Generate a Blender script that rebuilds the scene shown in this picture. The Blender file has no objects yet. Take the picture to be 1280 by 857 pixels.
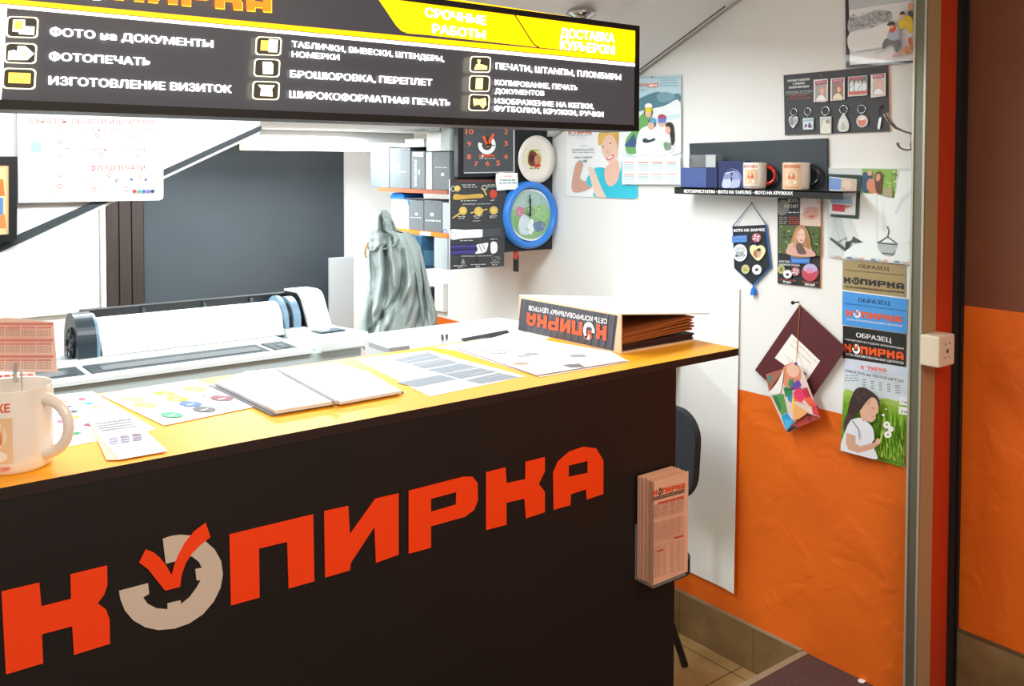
import bpy, bmesh, math, random
from mathutils import Vector, Matrix
random.seed(7)
SC = bpy.context.scene
COL = SC.collection
V = Vector
# ------------------------------------------------------------------ camera (lens shift as on the photograph)
FPX, CYP, YAW, PIT, ROL = 1141., 242., .9114, .0312, .0024
CAM = V((0, 0, 1.72))
_F = V((math.cos(YAW)*math.cos(PIT), math.sin(YAW)*math.cos(PIT), -math.sin(PIT)))
_R = _F.cross(V((0, 0, 1))).normalized(); _U = _R.cross(_F)
R_ = _R*math.cos(ROL)+_U*math.sin(ROL); U_ = -_R*math.sin(ROL)+_U*math.cos(ROL)

cd = bpy.data.cameras.new('camera'); cam = bpy.data.objects.new('camera', cd); COL.objects.link(cam)
m = Matrix((R_, U_, -_F)).transposed().to_4x4(); m.translation = CAM; cam.matrix_world = m
cd.sensor_width = 36; cd.lens = FPX/1280*36; cd.shift_y = -(428.5-CYP)/1280; cd.clip_start = .05
SC.camera = cam

class Pl:
    """a real plane of the place (point, outward normal); P() gives the point of it seen at a photo coordinate"""
    def __init__(s, p0, n): s.p0 = V(p0); s.n = V(n).normalized()
    def P(s, x, y, lift=0):
        d = _F + R_*((x-640)/FPX) - U_*((y-CYP)/FPX)
        p = s.p0 + s.n*lift
        return CAM + d*((p-CAM).dot(s.n)/d.dot(s.n))
W = 2.53          # right wall
D = 1.30          # counter front
ZT = 1.31         # counter top
FR = .15          # raised floor on the customers' side
def PX(v): return Pl((v, 0, 0), (-1, 0, 0))
def PY(v): return Pl((0, v, 0), (0, -1, 0))
def PZ(v): return Pl((0, 0, v), (0, 0, 1))

# ------------------------------------------------------------------ materials
def lin(c): return c/12.92 if c <= .04045 else ((c+.055)/1.055)**2.4
def rgb(c, a=1.0):
    if isinstance(c, str): c = tuple(int(c[i:i+2], 16) for i in (0, 2, 4))
    return tuple(lin(x/255) for x in c)+(a,)
MATS = {}
def mat(name, c=(200, 200, 200), rough=.5, metal=0, noise=None, bump=None, emit=None, estr=1, trans=0, ior=1.45, alpha=1, spec=.5, coat=0):
    m = bpy.data.materials.new(name); m.use_nodes = True; nt = m.node_tree; b = nt.nodes['Principled BSDF']
    b.inputs['Base Color'].default_value = rgb(c); b.inputs['Roughness'].default_value = rough
    b.inputs['Metallic'].default_value = metal; b.inputs['IOR'].default_value = ior
    b.inputs['Specular IOR Level'].default_value = spec
    b.inputs['Transmission Weight'].default_value = trans; b.inputs['Alpha'].default_value = alpha
    b.inputs['Coat Weight'].default_value = coat
    if emit: b.inputs['Emission Color'].default_value = rgb(emit); b.inputs['Emission Strength'].default_value = estr
    if noise:
        sc, c2, detail = noise[:3]
        tc = nt.nodes.new('ShaderNodeTexCoord'); n = nt.nodes.new('ShaderNodeTexNoise'); r = nt.nodes.new('ShaderNodeValToRGB')
        mp = nt.nodes.new('ShaderNodeMapping')
        if len(noise) > 3: mp.inputs['Scale'].default_value = noise[3]
        n.inputs['Scale'].default_value = sc; n.inputs['Detail'].default_value = detail
        r.color_ramp.elements[0].color = rgb(c); r.color_ramp.elements[1].color = rgb(c2)
        r.color_ramp.elements[0].position = .35; r.color_ramp.elements[1].position = .65
        nt.links.new(tc.outputs['Object'], mp.inputs['Vector']); nt.links.new(mp.outputs['Vector'], n.inputs['Vector'])
        nt.links.new(n.outputs['Fac'], r.inputs['Fac']); nt.links.new(r.outputs['Color'], b.inputs['Base Color'])
    if bump:
        sc, st, dist = bump
        tc = nt.nodes.new('ShaderNodeTexCoord'); n = nt.nodes.new('ShaderNodeTexNoise'); bp = nt.nodes.new('ShaderNodeBump')
        n.inputs['Scale'].default_value = sc; n.inputs['Detail'].default_value = 5
        bp.inputs['Strength'].default_value = st; bp.inputs['Distance'].default_value = dist
        nt.links.new(tc.outputs['Object'], n.inputs['Vector']); nt.links.new(n.outputs['Fac'], bp.inputs['Height'])
        nt.links.new(bp.outputs['Normal'], b.inputs['Normal'])
    MATS[name] = m; return m
def colmat(name, rough=.5, emis=0, coat=0, spec=.5):
    """ink colours of a print, read from the faces"""
    m = mat(name, rough=rough, coat=coat, spec=spec); nt = m.node_tree; b = nt.nodes['Principled BSDF']
    a = nt.nodes.new('ShaderNodeAttribute'); a.attribute_name = 'ink'
    nt.links.new(a.outputs['Color'], b.inputs['Base Color'])
    if emis:
        nt.links.new(a.outputs['Color'], b.inputs['Emission Color']); b.inputs['Emission Strength'].default_value = emis
    return m
colmat('print', .55); colmat('glossy_print', .3, coat=.3); colmat('backlit_print', .4, emis=1.5)
mat('plaster_white', (238, 238, 236), .8, bump=(9, .25, .01))
def plaster_orange():
    m = mat('plaster_orange', (240, 112, 20), .55, noise=(3, (226, 102, 18), 3)); nt = m.node_tree; b = nt.nodes['Principled BSDF']
    tc = nt.nodes.new('ShaderNodeTexCoord'); n = nt.nodes.new('ShaderNodeTexNoise'); n2 = nt.nodes.new('ShaderNodeTexNoise')
    ad = nt.nodes.new('ShaderNodeMath'); ad.operation = 'MULTIPLY_ADD'; ad.inputs[1].default_value = 2.0
    mr = nt.nodes.new('ShaderNodeMapRange'); mr.inputs[1].default_value = .55; mr.inputs[2].default_value = .7
    bp = nt.nodes.new('ShaderNodeBump'); bp.inputs['Strength'].default_value = .3; bp.inputs['Distance'].default_value = .005
    n.inputs['Scale'].default_value = 7; n.inputs['Detail'].default_value = 2; n.inputs['Distortion'].default_value = .5
    n2.inputs['Scale'].default_value = 26; n2.inputs['Detail'].default_value = 4
    nt.links.new(tc.outputs['Object'], n.inputs['Vector']); nt.links.new(tc.outputs['Object'], n2.inputs['Vector'])
    nt.links.new(n.outputs['Fac'], mr.inputs[0]); nt.links.new(mr.outputs[0], ad.inputs[0]); nt.links.new(n2.outputs['Fac'], ad.inputs[2])
    nt.links.new(ad.outputs[0], bp.inputs['Height']); nt.links.new(bp.outputs['Normal'], b.inputs['Normal'])
plaster_orange()
mat('paint_brown', (128, 78, 52), .5, noise=(2.5, (118, 68, 45), 2), bump=(6, .2, .008))
mat('orange_shaded', (196, 58, 20), .5)  # wall orange made redder to hold the shade on the end face
mat('ceiling_white', (226, 226, 224), .8)
mat('board_grey', (66, 74, 80), .55, noise=(1.5, (58, 66, 72), 3))
mat('brown_plastic', (58, 46, 42), .5, noise=(3, (50, 40, 36), 2, (20, 20, 1)))
mat('black_plastic', (22, 22, 24), .45)
mat('black_rubber', (28, 26, 25), .7)
mat('aluminium', (120, 120, 105), .45, metal=.6)
mat('aluminium_edge', (190, 188, 175), .35, metal=.5)
mat('beige_laminate', (176, 146, 106), .6)
mat('white_plastic', (235, 236, 234), .35)
mat('ivory_plastic', (226, 212, 190), .4)
mat('chrome', (200, 200, 200), .15, metal=1)
mat('brass', (205, 170, 90), .3, metal=.8)
mat('counter_front', (27, 21, 18), .45, noise=(4, (24, 19, 16), 2))
mat('counter_orange', (255, 178, 34), .38)
mat('edge_dark', (40, 26, 22), .5)
mat('vinyl_orange', (246, 66, 8), .45)
mat('vinyl_grey', (205, 190, 175), .5)
mat('ceramic', (238, 232, 224), .12, coat=.5)
mat('ceramic_red', (205, 40, 25), .15, coat=.5)
mat('ceramic_black', (20, 20, 22), .15, coat=.5)
mat('paper', (244, 244, 242), .7)
mat('pink_paper', (226, 174, 146), .7)
mat('maroon_leatherette', (92, 36, 42), .5, bump=(300, .2, .001))
mat('printer_white', (226, 230, 230), .4)
mat('printer_grey', (190, 202, 203), .45)
mat('printer_dark', (48, 58, 66), .3)
mat('printer_blue', (120, 150, 172), .4)
mat('window_dark', (44, 54, 58), .45, spec=.2)
mat('screen', (110, 130, 145), .2)
mat('carton_grey', (104, 110, 114), .6, noise=(5, (96, 102, 106), 2))
mat('carton_light', (176, 182, 184), .5)
mat('carton_silver', (222, 226, 226), .4)
mat('carton_blue', (40, 86, 120), .5)
mat('tape_blue', (40, 110, 200), .4)
mat('shelf_orange', (235, 130, 40), .5)
mat('shelf_brown', (160, 92, 62), .5)
mat('conduit_grey', (176, 176, 170), .6)
mat('navy_box', (38, 50, 96), .5)
mat('navy_box_face', (74, 92, 150), .5)
mat('acrylic', (235, 240, 240), .05, trans=.85, ior=1.3)
mat('silver_foil', (200, 204, 206), .3, metal=.7)
mat('clock_blue', (58, 132, 222), .3)
mat('fabric_grey', (182, 194, 192), .95, noise=(220, (160, 172, 170), 2), bump=(240, .25, .002))
mat('chair_fabric', (44, 48, 54), .85)
mat('tile', (150, 124, 84), .45, noise=(6, (120, 96, 62), 5))
mat('tile_light', (196, 164, 112), .4, noise=(4, (160, 128, 80), 5))
mat('grout', (96, 78, 54), .8)
mat('carpet', (88, 62, 56), .9, bump=(400, .4, .003), noise=(60, (78, 54, 50), 3))
mat('nosing', (150, 132, 108), .6)
mat('folder_brown', (150, 84, 40), .6)
mat('folder_dark', (48, 24, 26), .6)
mat('cover_edge', (240, 205, 170), .6)
mat('cord_blue', (50, 80, 140), .8); mat('tassel_blue', (40, 120, 215), .8)
mat('twine', (190, 120, 60), .8)
mat('tube_glow', (255, 255, 250), .4, emit=(245, 252, 255), estr=9)
mat('tube_end', (240, 225, 170), .5)
mat('tool_red', (200, 60, 40), .4)
mat('wood', (200, 150, 90), .6)
mat('desk_white', (225, 225, 222), .5)
mat('rubber_edge', (50, 58, 62), .6)

# ------------------------------------------------------------------ mesh builder (world coordinates in, one object out)
class MB:
    def __init__(s): s.v = []; s.f = []; s.m = []; s.c = []; s.sm = []; s.names = []
    def mi(s, n):
        if n not in s.names: s.names.append(n)
        return s.names.index(n)
    def add(s, vs, fs, mt, col=None, smooth=False):
        b = len(s.v); s.v += [V(p) for p in vs]; k = s.mi(mt); c = rgb(col) if col is not None else (1, 1, 1, 1)
        for f in fs: s.f.append([b+i for i in f]); s.m.append(k); s.c.append(c); s.sm.append(smooth)
        return s
    def box(s, x0, x1, y0, y1, z0, z1, mt, col=None):
        x0, x1 = sorted((x0, x1)); y0, y1 = sorted((y0, y1)); z0, z1 = sorted((z0, z1))
        vs = [(x, y, z) for z in (z0, z1) for y in (y0, y1) for x in (x0, x1)]
        return s.add(vs, [(0, 2, 3, 1), (4, 5, 7, 6), (0, 1, 5, 4), (2, 6, 7, 3), (0, 4, 6, 2), (1, 3, 7, 5)], mt, col)
    def prism(s, pts, d, mt, side=None, col=None, sidecol=None, back=True):
        """front outline pts, pushed by d to the back"""
        pts = [V(p) for p in pts]; d = V(d); n = len(pts)
        nn = V((0, 0, 0))
        for i in range(n): nn += (pts[i]-pts[0]).cross(pts[(i+1) % n]-pts[0])
        if nn.dot(d) > 0: pts = pts[::-1]
        q = [p+d for p in pts]
        s.add(pts, [list(range(n))], mt, col)
        s.add(pts+q, [(i, n+i, n+(i+1) % n, (i+1) % n) for i in range(n)], side or mt, sidecol if sidecol is not None else col)
        if back: s.add(q, [list(range(n))[::-1]], side or mt, sidecol if sidecol is not None else col)
        return s
    def cyl(s, p0, p1, r0, r1=None, mt='chrome', seg=20, caps=True, smooth=True):
        p0 = V(p0); p1 = V(p1); r1 = r0 if r1 is None else r1; d = (p1-p0).normalized()
        a = d.orthogonal().normalized(); b = d.cross(a)
        ring = lambda p, r: [p+(a*math.cos(t)+b*math.sin(t))*r for t in [2*math.pi*i/seg for i in range(seg)]]
        s.add(ring(p0, r0)+ring(p1, r1), [(i, (i+1) % seg, seg+(i+1) % seg, seg+i) for i in range(seg)], mt, smooth=smooth)
        if caps:
            s.add(ring(p0, r0), [list(range(seg))[::-1]], mt); s.add(ring(p1, r1), [list(range(seg))], mt)
        return s
    def lathe(s, c, prof, axis=(0, 0, 1), mt='ceramic', seg=48, smooth=True, col=None, closed=False):
        c = V(c); d = V(axis).normalized(); a = d.orthogonal().normalized(); b = d.cross(a); vs = []; fs = []
        for r, h in prof:
            for i in range(seg):
                t = 2*math.pi*i/seg; vs.append(c+d*h+(a*math.cos(t)+b*math.sin(t))*r)
        for k in range(len(prof)-1):
            for i in range(seg):
                j = (i+1) % seg; fs.append((k*seg+i, k*seg+j, (k+1)*seg+j, (k+1)*seg+i))
        return s.add(vs, fs, mt, col, smooth)
    def tube(s, pts, r, mt, seg=10, cap=True):
        pts = [V(p) for p in pts]; n = len(pts); vs = []; fs = []; up = None
        for k, p in enumerate(pts):
            t = (pts[min(k+1, n-1)]-pts[max(k-1, 0)]).normalized()
            if up is None: up = t.orthogonal().normalized()
            a = (up-t*up.dot(t)).normalized(); up = a; b = t.cross(a)
            rr = r[k] if isinstance(r, (list, tuple)) else r
            vs += [p+(a*math.cos(2*math.pi*i/seg)+b*math.sin(2*math.pi*i/seg))*rr for i in range(seg)]
        for k in range(n-1):
            for i in range(seg):
                j = (i+1) % seg; fs.append((k*seg+i, k*seg+j, (k+1)*seg+j, (k+1)*seg+i))
        s.add(vs, fs, mt, smooth=True)
        if cap: s.add(vs, [list(range(seg))[::-1], list(range((n-1)*seg, n*seg))], mt)
        return s
    def build(s, name, parent=None, label=None, cat=None, group=None, kind=None, bevel=0, origin=None, sub=0):
        me = bpy.data.meshes.new(name)
        if parent is not None: o0 = parent_origin(parent)
        elif origin is not None: o0 = V(origin)
        else:
            lo = [min(v[i] for v in s.v) for i in range(3)]; hi = [max(v[i] for v in s.v) for i in range(3)]
            o0 = V(((lo[0]+hi[0])/2, (lo[1]+hi[1])/2, lo[2]))
        me.from_pydata([tuple(v-o0) for v in s.v], [], s.f)
        for n in s.names: me.materials.append(MATS[n])
        me.polygons.foreach_set('material_index', s.m); me.polygons.foreach_set('use_smooth', s.sm)
        ca = me.color_attributes.new('ink', 'FLOAT_COLOR', 'CORNER'); data = []
        for p, c in zip(me.polygons, s.c): data += list(c)*p.loop_total
        ca.data.foreach_set('color', data); me.update()
        o = bpy.data.objects.new(name, me); COL.objects.link(o)
        if parent is not None: o.parent = parent
        else: o.location = o0
        tag(o, label, cat, group, kind)
        if bevel:
            b = o.modifiers.new('bevel', 'BEVEL'); b.width = bevel; b.segments = 3; b.limit_method = 'ANGLE'; b.angle_limit = .7
        if sub:
            b = o.modifiers.new('sub', 'SUBSURF'); b.levels = sub; b.render_levels = sub
        return o
def parent_origin(p):
    v = V(p.location)
    while p.parent: p = p.parent; v = v+p.location
    return v
def tag(o, label=None, cat=None, group=None, kind=None):
    for k, x in (('label', label), ('category', cat), ('group', group), ('kind', kind)):
        if x: o[k] = x
    return o
def thing(name, loc, label, cat, group=None):
    o = bpy.data.objects.new(name, None); COL.objects.link(o); o.location = V(loc); o.empty_display_size = .05
    return tag(o, label, cat, group)
def struct(mb, name, **k): return mb.build(name, kind='structure', **k)

# ------------------------------------------------------------------ printed artwork on a plane
def cr(pts, n=4, closed=True):
    out = []; N = len(pts)
    for i in range(N if closed else N-1):
        g = lambda k: pts[k % N] if closed else pts[max(0, min(N-1, k))]
        p0, p1, p2, p3 = g(i-1), g(i), g(i+1), g(i+2)
        for k in range(n):
            t = k/n; t2 = t*t; t3 = t2*t
            out.append(tuple(.5*(2*p1[j]+(p2[j]-p0[j])*t+(2*p0[j]-5*p1[j]+4*p2[j]-p3[j])*t2+(3*p1[j]-p0[j]-3*p2[j]+p3[j])*t3) for j in (0, 1)))
    if not closed: out.append(tuple(pts[-1]))
    return out
def cc(ox, oy, s, pts): return [(ox+x/s, oy+y/s) for x, y in pts]
_txt = {}
def glyphs(s, bold=0, shear=0):
    k = (s, bold, shear)
    if k in _txt: return _txt[k]
    if 'Ф' in s:                       # the round letter with a bar: bowl plus upright
        t = s.replace('Ф', 'О'); vs, fs = glyphs(t, bold, shear); vs = list(vs); fs = list(fs)
        ow = max(v[0] for v in glyphs('О')[0])-min(v[0] for v in glyphs('О')[0])
        for i, c in enumerate(s):
            if c == 'Ф':
                x = max(v[0] for v in glyphs(t[:i+1])[0])-ow/2; n = len(vs)
                vs += [(x-.05, -.04), (x+.05, -.04), (x+.05, .77), (x-.05, .77)]; fs.append((n, n+1, n+2, n+3))
        _txt[k] = (vs, fs); return _txt[k]
    c = bpy.data.curves.new('t', 'FONT'); c.body = s; c.offset = bold; c.shear = shear; c.resolution_u = 2; c.fill_mode = 'FRONT'
    o = bpy.data.objects.new('t', c); COL.objects.link(o)
    me = bpy.data.meshes.new_from_object(o.evaluated_get(bpy.context.evaluated_depsgraph_get()))
    vs = [tuple(v.co[:2]) for v in me.vertices]; fs = [tuple(p.vertices) for p in me.polygons]
    bpy.data.objects.remove(o); bpy.data.curves.remove(c); bpy.data.meshes.remove(me)
    _txt[k] = (vs, fs); return _txt[k]
def clip_to(pts, q):
    """keep the ink inside the sheet"""
    ar = sum(q[i][0]*q[(i+1) % len(q)][1]-q[(i+1) % len(q)][0]*q[i][1] for i in range(len(q)))
    if ar < 0: q = q[::-1]
    for i in range(len(q)):
        a = q[i]; b = q[(i+1) % len(q)]; ex, ey = b[0]-a[0], b[1]-a[1]
        sd = lambda p: ex*(p[1]-a[1])-ey*(p[0]-a[0])
        out = []
        for k in range(len(pts)):
            p = pts[k]; r = pts[(k+1) % len(pts)]; sp = sd(p); sr = sd(r)
            if sp >= 0: out.append(p)
            if (sp >= 0) != (sr >= 0): t = sp/(sp-sr); out.append((p[0]+(r[0]-p[0])*t, p[1]+(r[1]-p[1])*t))
        pts = out
        if len(pts) < 3: return []
    return pts
class Art:
    STEP = .00012
    def __init__(s, mb, plane, lift=0, mt='print'): s.mb = mb; s.pl = plane; s.l = lift; s.mt = mt
    def up(s): s.l += s.STEP; return s.l
    def face(s, P, col, fs=None):
        P = [V(p) for p in P]
        if fs is None: fs = [list(range(len(P)))]
        f = fs[0]; nn = V((0, 0, 0))
        for i in range(len(f)): nn += (P[f[i]]-P[f[0]]).cross(P[f[(i+1) % len(f)]]-P[f[0]])
        if nn.dot(s.pl.n) < 0: fs = [list(f)[::-1] for f in fs]
        s.mb.add(P, fs, s.mt, col)
    clip = None
    def poly(s, pts, col):
        if s.clip:
            pts = clip_to(pts, s.clip)
            if len(pts) < 3: return s
        L = s.up(); s.face([s.pl.P(x, y, L) for x, y in pts], col); return s
    def blob(s, pts, col, n=4): return s.poly(cr(pts, n), col)
    def rect(s, x0, y0, x1, y1, col): return s.poly([(x0, y0), (x1, y0), (x1, y1), (x0, y1)], col)
    def disc(s, x, y, rx, ry, col, n=20):
        return s.poly([(x+rx*math.cos(2*math.pi*i/n), y+ry*math.sin(2*math.pi*i/n)) for i in range(n)], col)
    def line(s, a, b, w, col):
        dx, dy = b[0]-a[0], b[1]-a[1]; L = math.hypot(dx, dy) or 1; nx, ny = -dy/L*w/2, dx/L*w/2
        return s.poly([(a[0]+nx, a[1]+ny), (b[0]+nx, b[1]+ny), (b[0]-nx, b[1]-ny), (a[0]-nx, a[1]-ny)], col)
    def ring(s, x, y, rx, ry, w, col, n=20):
        L = s.up(); P = []; 
        for k in (0, 1):
            for i in range(n):
                t = 2*math.pi*i/n; P.append(s.pl.P(x+(rx-w*k)*math.cos(t), y+(ry-w*k)*math.sin(t), L))
        s.face(P, col, [(i, (i+1) % n, n+(i+1) % n, n+i) for i in range(n)]); return s
    def frame(s, pts, w, col):
        for i in range(len(pts)): s.line(pts[i], pts[(i+1) % len(pts)], w, col)
        return s
    def map(s, vs, fs, p0, p1, h, col, y0=0, y1=.73):
        """glyph coordinates: x runs p0->p1, cap height reaches h (photo point above p0)"""
        L = s.up(); A = s.pl.P(*p0, L); B = s.pl.P(*p1, L); H = s.pl.P(*h, L)
        x0 = min(v[0] for v in vs); x1 = max(v[0] for v in vs)
        P = [A+(B-A)*((v[0]-x0)/(x1-x0))+(H-A)*((v[1]-y0)/(y1-y0)) for v in vs]
        s.face(P, col, fs); return s
    def text(s, t, p0, p1, cap, col, bold=0, shear=0):
        vs, fs = glyphs(t, 0, shear)
        sh = [(0, 0)] if bold < .015 else [(-bold, 0), (bold, 0), (0, bold*.5), (0, -bold*.5)] if bold >= .04 else [(-bold*.8, 0), (bold*.8, 0)]
        dx = (p1[0]-p0[0])/max(1e-6, max(v[0] for v in vs)-min(v[0] for v in vs)); dy = (p1[1]-p0[1])/max(1e-6, max(v[0] for v in vs)-min(v[0] for v in vs))
        l0 = s.l
        for a, b in sh:
            q0 = (p0[0]+a*dx, p0[1]+a*dy-b*cap/.73); q1 = (p1[0]+a*dx, p1[1]+a*dy-b*cap/.73)
            s.l = l0+(s.STEP*.12 if len(sh) > 1 else 0)*sh.index((a, b)); s.map(vs, fs, q0, q1, (q0[0], q0[1]-cap), col)
        return s
    def logo(s, p0, p1, h, c1='F04A10', c2='FFFFFF', c3=None, cap=None):
        if cap: h = (p0[0], p0[1]-cap)
        for k, (kind, pts) in enumerate(LOGO):
            col = {'l': c1, 'o': c2, 'c': c3 or c1}[kind]; L = s.up()
            A = s.pl.P(*p0, L); B = s.pl.P(*p1, L); H = s.pl.P(*h, L)
            s.face([A+(B-A)*u+(H-A)*v for u, v in pts], col)
        return s
    def scribble(s, x0, y0, x1, y1, dy, cap, col, words=3):
        """a row of small print too fine to read, as dashes"""
        x = x0; rnd = random.Random(int(x0*7+y0*13))
        while x < x1-1:
            w = min(rnd.uniform(2, 6), x1-x); f = (x-x0)/(x1-x0)
            s.poly([(x, y0+dy*f), (x+w, y0+dy*(f+w/(x1-x0))), (x+w, y0+dy*(f+w/(x1-x0))-cap), (x, y0+dy*f-cap)], col); x += w+1.2
        return s
# the company lettering, traced once on the counter front and kept in plane units
_a = (0, 540, 2.702); _b = (360, 520, 2.544)
_RAW = [('l', cc(*_a, [(5,538),(133,508),(140,588),(240,563),(238,480),(362,450),(363,515),(352,548),(330,578),(358,598),(370,630),(372,714),(250,752),(244,655),(142,682),(146,780),(20,818)])),
 ('o', cc(*_a, [(550,360),(580,350),(612,346),(645,349),(690,364),(725,395),(747,435),(753,480),(745,525),(722,572),(685,615),(640,645),(590,663),(535,668),(490,658),(450,635),(422,602),(407,565),(402,536),(500,510),(504,545),(484,558),(500,580),(530,595),(566,598),(566,578),(610,568),(612,580),(640,558),(664,525),(678,500),(664,500),(660,462),(682,458),(672,438),(652,422),(628,412),(602,414),(600,434),(560,444)])),
 ('c', cc(*_a, [(492,395),(470,440),(500,462),(522,490),(542,515),(558,535),(608,522),(614,480),(628,440),(650,408),(678,380),(711,354),(695,305),(655,335),(625,372),(602,415),(588,450),(580,482),(565,455),(542,425),(518,405)])),
 ('l', cc(*_a, [(775,345),(1058,277),(1062,503),(975,528),(970,370),(875,393),(877,558),(780,585)])),
 ('l', cc(*_b, [(115,302),(192,285),(197,375),(278,262),(352,245),(352,440),(280,466),(275,352),(200,466),(197,490),(118,513)])),
 ('l', cc(*_b, [(384,237),(560,192),(588,193),(603,212),(604,268),(592,298),(562,320),(455,350),(455,418),(384,437),(384,340),(455,304),(534,281),(535,241),(455,263),(455,304),(384,340)])),
 ('l', cc(*_b, [(630,178),(692,163),(695,213),(755,200),(755,145),(817,130),(817,175),(798,215),(817,240),(817,305),(757,325),(752,262),(695,275),(695,345),(630,362)])),
 ('l', cc(*_b, [(845,298),(843,180),(858,145),(895,112),(940,97),(980,102),(1003,140),(1003,247),(950,265),(948,232),(900,248),(898,283),(870,290),(893,193),(953,180),(953,142),(893,157),(893,193),(870,290)]))]
_cf = PY(D)
_u0 = _cf.P(7.4, 842.7); _u1 = _cf.P(754.3, 617.1); _v1 = _cf.P(1.9, 739.1)
LOGO = [(k, [((q.x-_u0.x)/(_u1.x-_u0.x), (q.z-_u0.z)/(_v1.z-_u0.z)) for q in [_cf.P(*p) for p in pts]]) for k, pts in _RAW]
def panel(name, plane, quad, t, col, label, cat, side=None, mt='print', group=None, parent=None, art=None, n=None):
    """a board / sheet: outline on the plane, thickness t behind it, artwork on its face"""
    mb = MB(); P = [plane.P(x, y) for x, y in quad]
    mb.prism(P, -plane.n*t, mt, mt, col, side or col)
    a = Art(mb, plane, 0.0001, mt); a.clip = quad if len(quad) == 4 else None
    if art: art(a)
    return mb.build(name, parent, label, cat, group)
# ================================================================== THE SETTING
ZC = 1.869; YC = 2.986; SL = .457          # flat ceiling height, where the slope starts, its pitch
BW = 4.2                                    # back wall
YJ = 1.30                                   # end of the right wall (shop boundary)
def zc(y): return ZC+SL*(YC-y)
b = MB()
b.box(-1.2, W+.3, 1.72, BW+.1, -.1, 0, 'tile_light')
struct(b, 'floor')
b = MB(); b.box(-1.2, 3.0, -2.4, 1.70, -.1, FR, 'carpet'); struct(b, 'floor')
b = MB(); b.box(-1.2, W, 1.70, 1.722, -.1, FR+.002, 'nosing'); struct(b, 'trim_1')
# joints of the floor tiles
b = MB()
for i in range(-2, 8): b.box(i*.33+.15, i*.33+.154, 1.722, BW, 0, .0006, 'grout')
for i in range(0, 8): b.box(-1.2, W, 1.95+i*.33, 1.954+i*.33, 0, .0006, 'grout')
struct(b, 'trim_2')
# right wall: white above, orange below, its end face redder, with shade put into the orange
ZO = .952
b = MB()
def wallpts(y0, y1, z0, z1): return [(W, y0, z0), (W, y1, z0), (W, y1, z1), (W, y0, z1)]
b.add(wallpts(YJ, BW, 0, ZO), [(0, 1, 2, 3)], 'plaster_orange')
b.add([(W, YJ, ZO), (W, BW, ZO), (W, BW, ZC+.05), (W, YC, ZC+.05), (W, YJ, zc(YJ)+.05)], [(0, 1, 2, 3, 4)], 'plaster_white')
b.add([(W, YJ, 0), (W+.12, YJ, 0), (W+.12, YJ, 2.9), (W, YJ, 2.9)], [(0, 1, 2, 3)], 'orange_shaded')
b.add([(W+.12, YJ, 0), (W+.12, BW, 0), (W+.12, BW, 2.9), (W+.12, YJ, 2.9), (W, BW, 2.9), (W, YJ, 2.9), (W, BW, 0)], [(0, 1, 2, 3), (3, 2, 4, 5), (1, 6, 4, 2)], 'plaster_white')
struct(b, 'wall_right')
# baseboard tiles
b = MB(); bz = .152
for y0, y1 in ((1.72, 1.905), (1.908, 2.235), (2.238, 2.565), (2.568, 2.895), (2.898, 3.225), (3.228, 3.6), (3.603, BW)):
    b.box(W-.012, W, y0, y1, 0, bz, 'tile')
b.box(W-.011, W, 1.72, BW, 0, bz-.001, 'grout'); b.box(W-.014, W, 1.72, BW, bz, bz+.005, 'nosing')
struct(b, 'baseboard_right')
# back wall and left wall
b = MB(); b.box(-1.2, W+.12, BW, BW+.1, 0, 2.2, 'plaster_white'); struct(b, 'wall_back')
b = MB(); b.box(-1.3, -1.2, 1.3, BW+.1, 0, 2.9, 'plaster_white'); struct(b, 'wall_left')
# ceiling: flat at the back, sloping up towards the customers
b = MB(); y2 = 1.15
b.prism([(-1.2, BW, ZC), (W+.12, BW, ZC), (W+.12, YC, ZC), (-1.2, YC, ZC)], (0, 0, .06), 'ceiling_white')
b.prism([(-1.2, YC, ZC), (W+.12, YC, ZC), (W+.12, y2, zc(y2)), (-1.2, y2, zc(y2))], (0, 0, .06), 'ceiling_white')
struct(b, 'ceiling')
b = MB(); b.box(-1.2, 3.0, -2.4, y2, zc(y2)+.01, zc(y2)+.07, 'ceiling_white'); struct(b, 'ceiling')
# boxed beam and conduit running up the slope beside the right wall
def slope_bar(b, x0, x1, ya, yb, d0, d1, mt):
    P = []
    for y in (ya, yb):
        for x, d in ((x0, d0), (x1, d0), (x1, d1), (x0, d1)): P.append((x, y, zc(y)-d))
    b.add(P, [(0, 1, 2, 3), (7, 6, 5, 4), (0, 4, 5, 1), (1, 5, 6, 2), (2, 6, 7, 3), (3, 7, 4, 0)], mt)
b = MB(); slope_bar(b, 2.17, 2.475, 1.35, 2.72, 0, .05, 'ceiling_white'); struct(b, 'trim_3')
b = MB(); slope_bar(b, 2.475, 2.48, 2.02, 2.45, .0, .052, 'edge_dark'); struct(b, 'trim_4')
b = MB(); slope_bar(b, 2.49, 2.523, 1.35, 2.97, .0, .035, 'ceiling_white'); struct(b, 'trim_5')
b = MB(); slope_bar(b, 2.5235, 2.5295, 1.35, 2.975, .0, .042, 'conduit_grey'); struct(b, 'trim_12')
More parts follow.
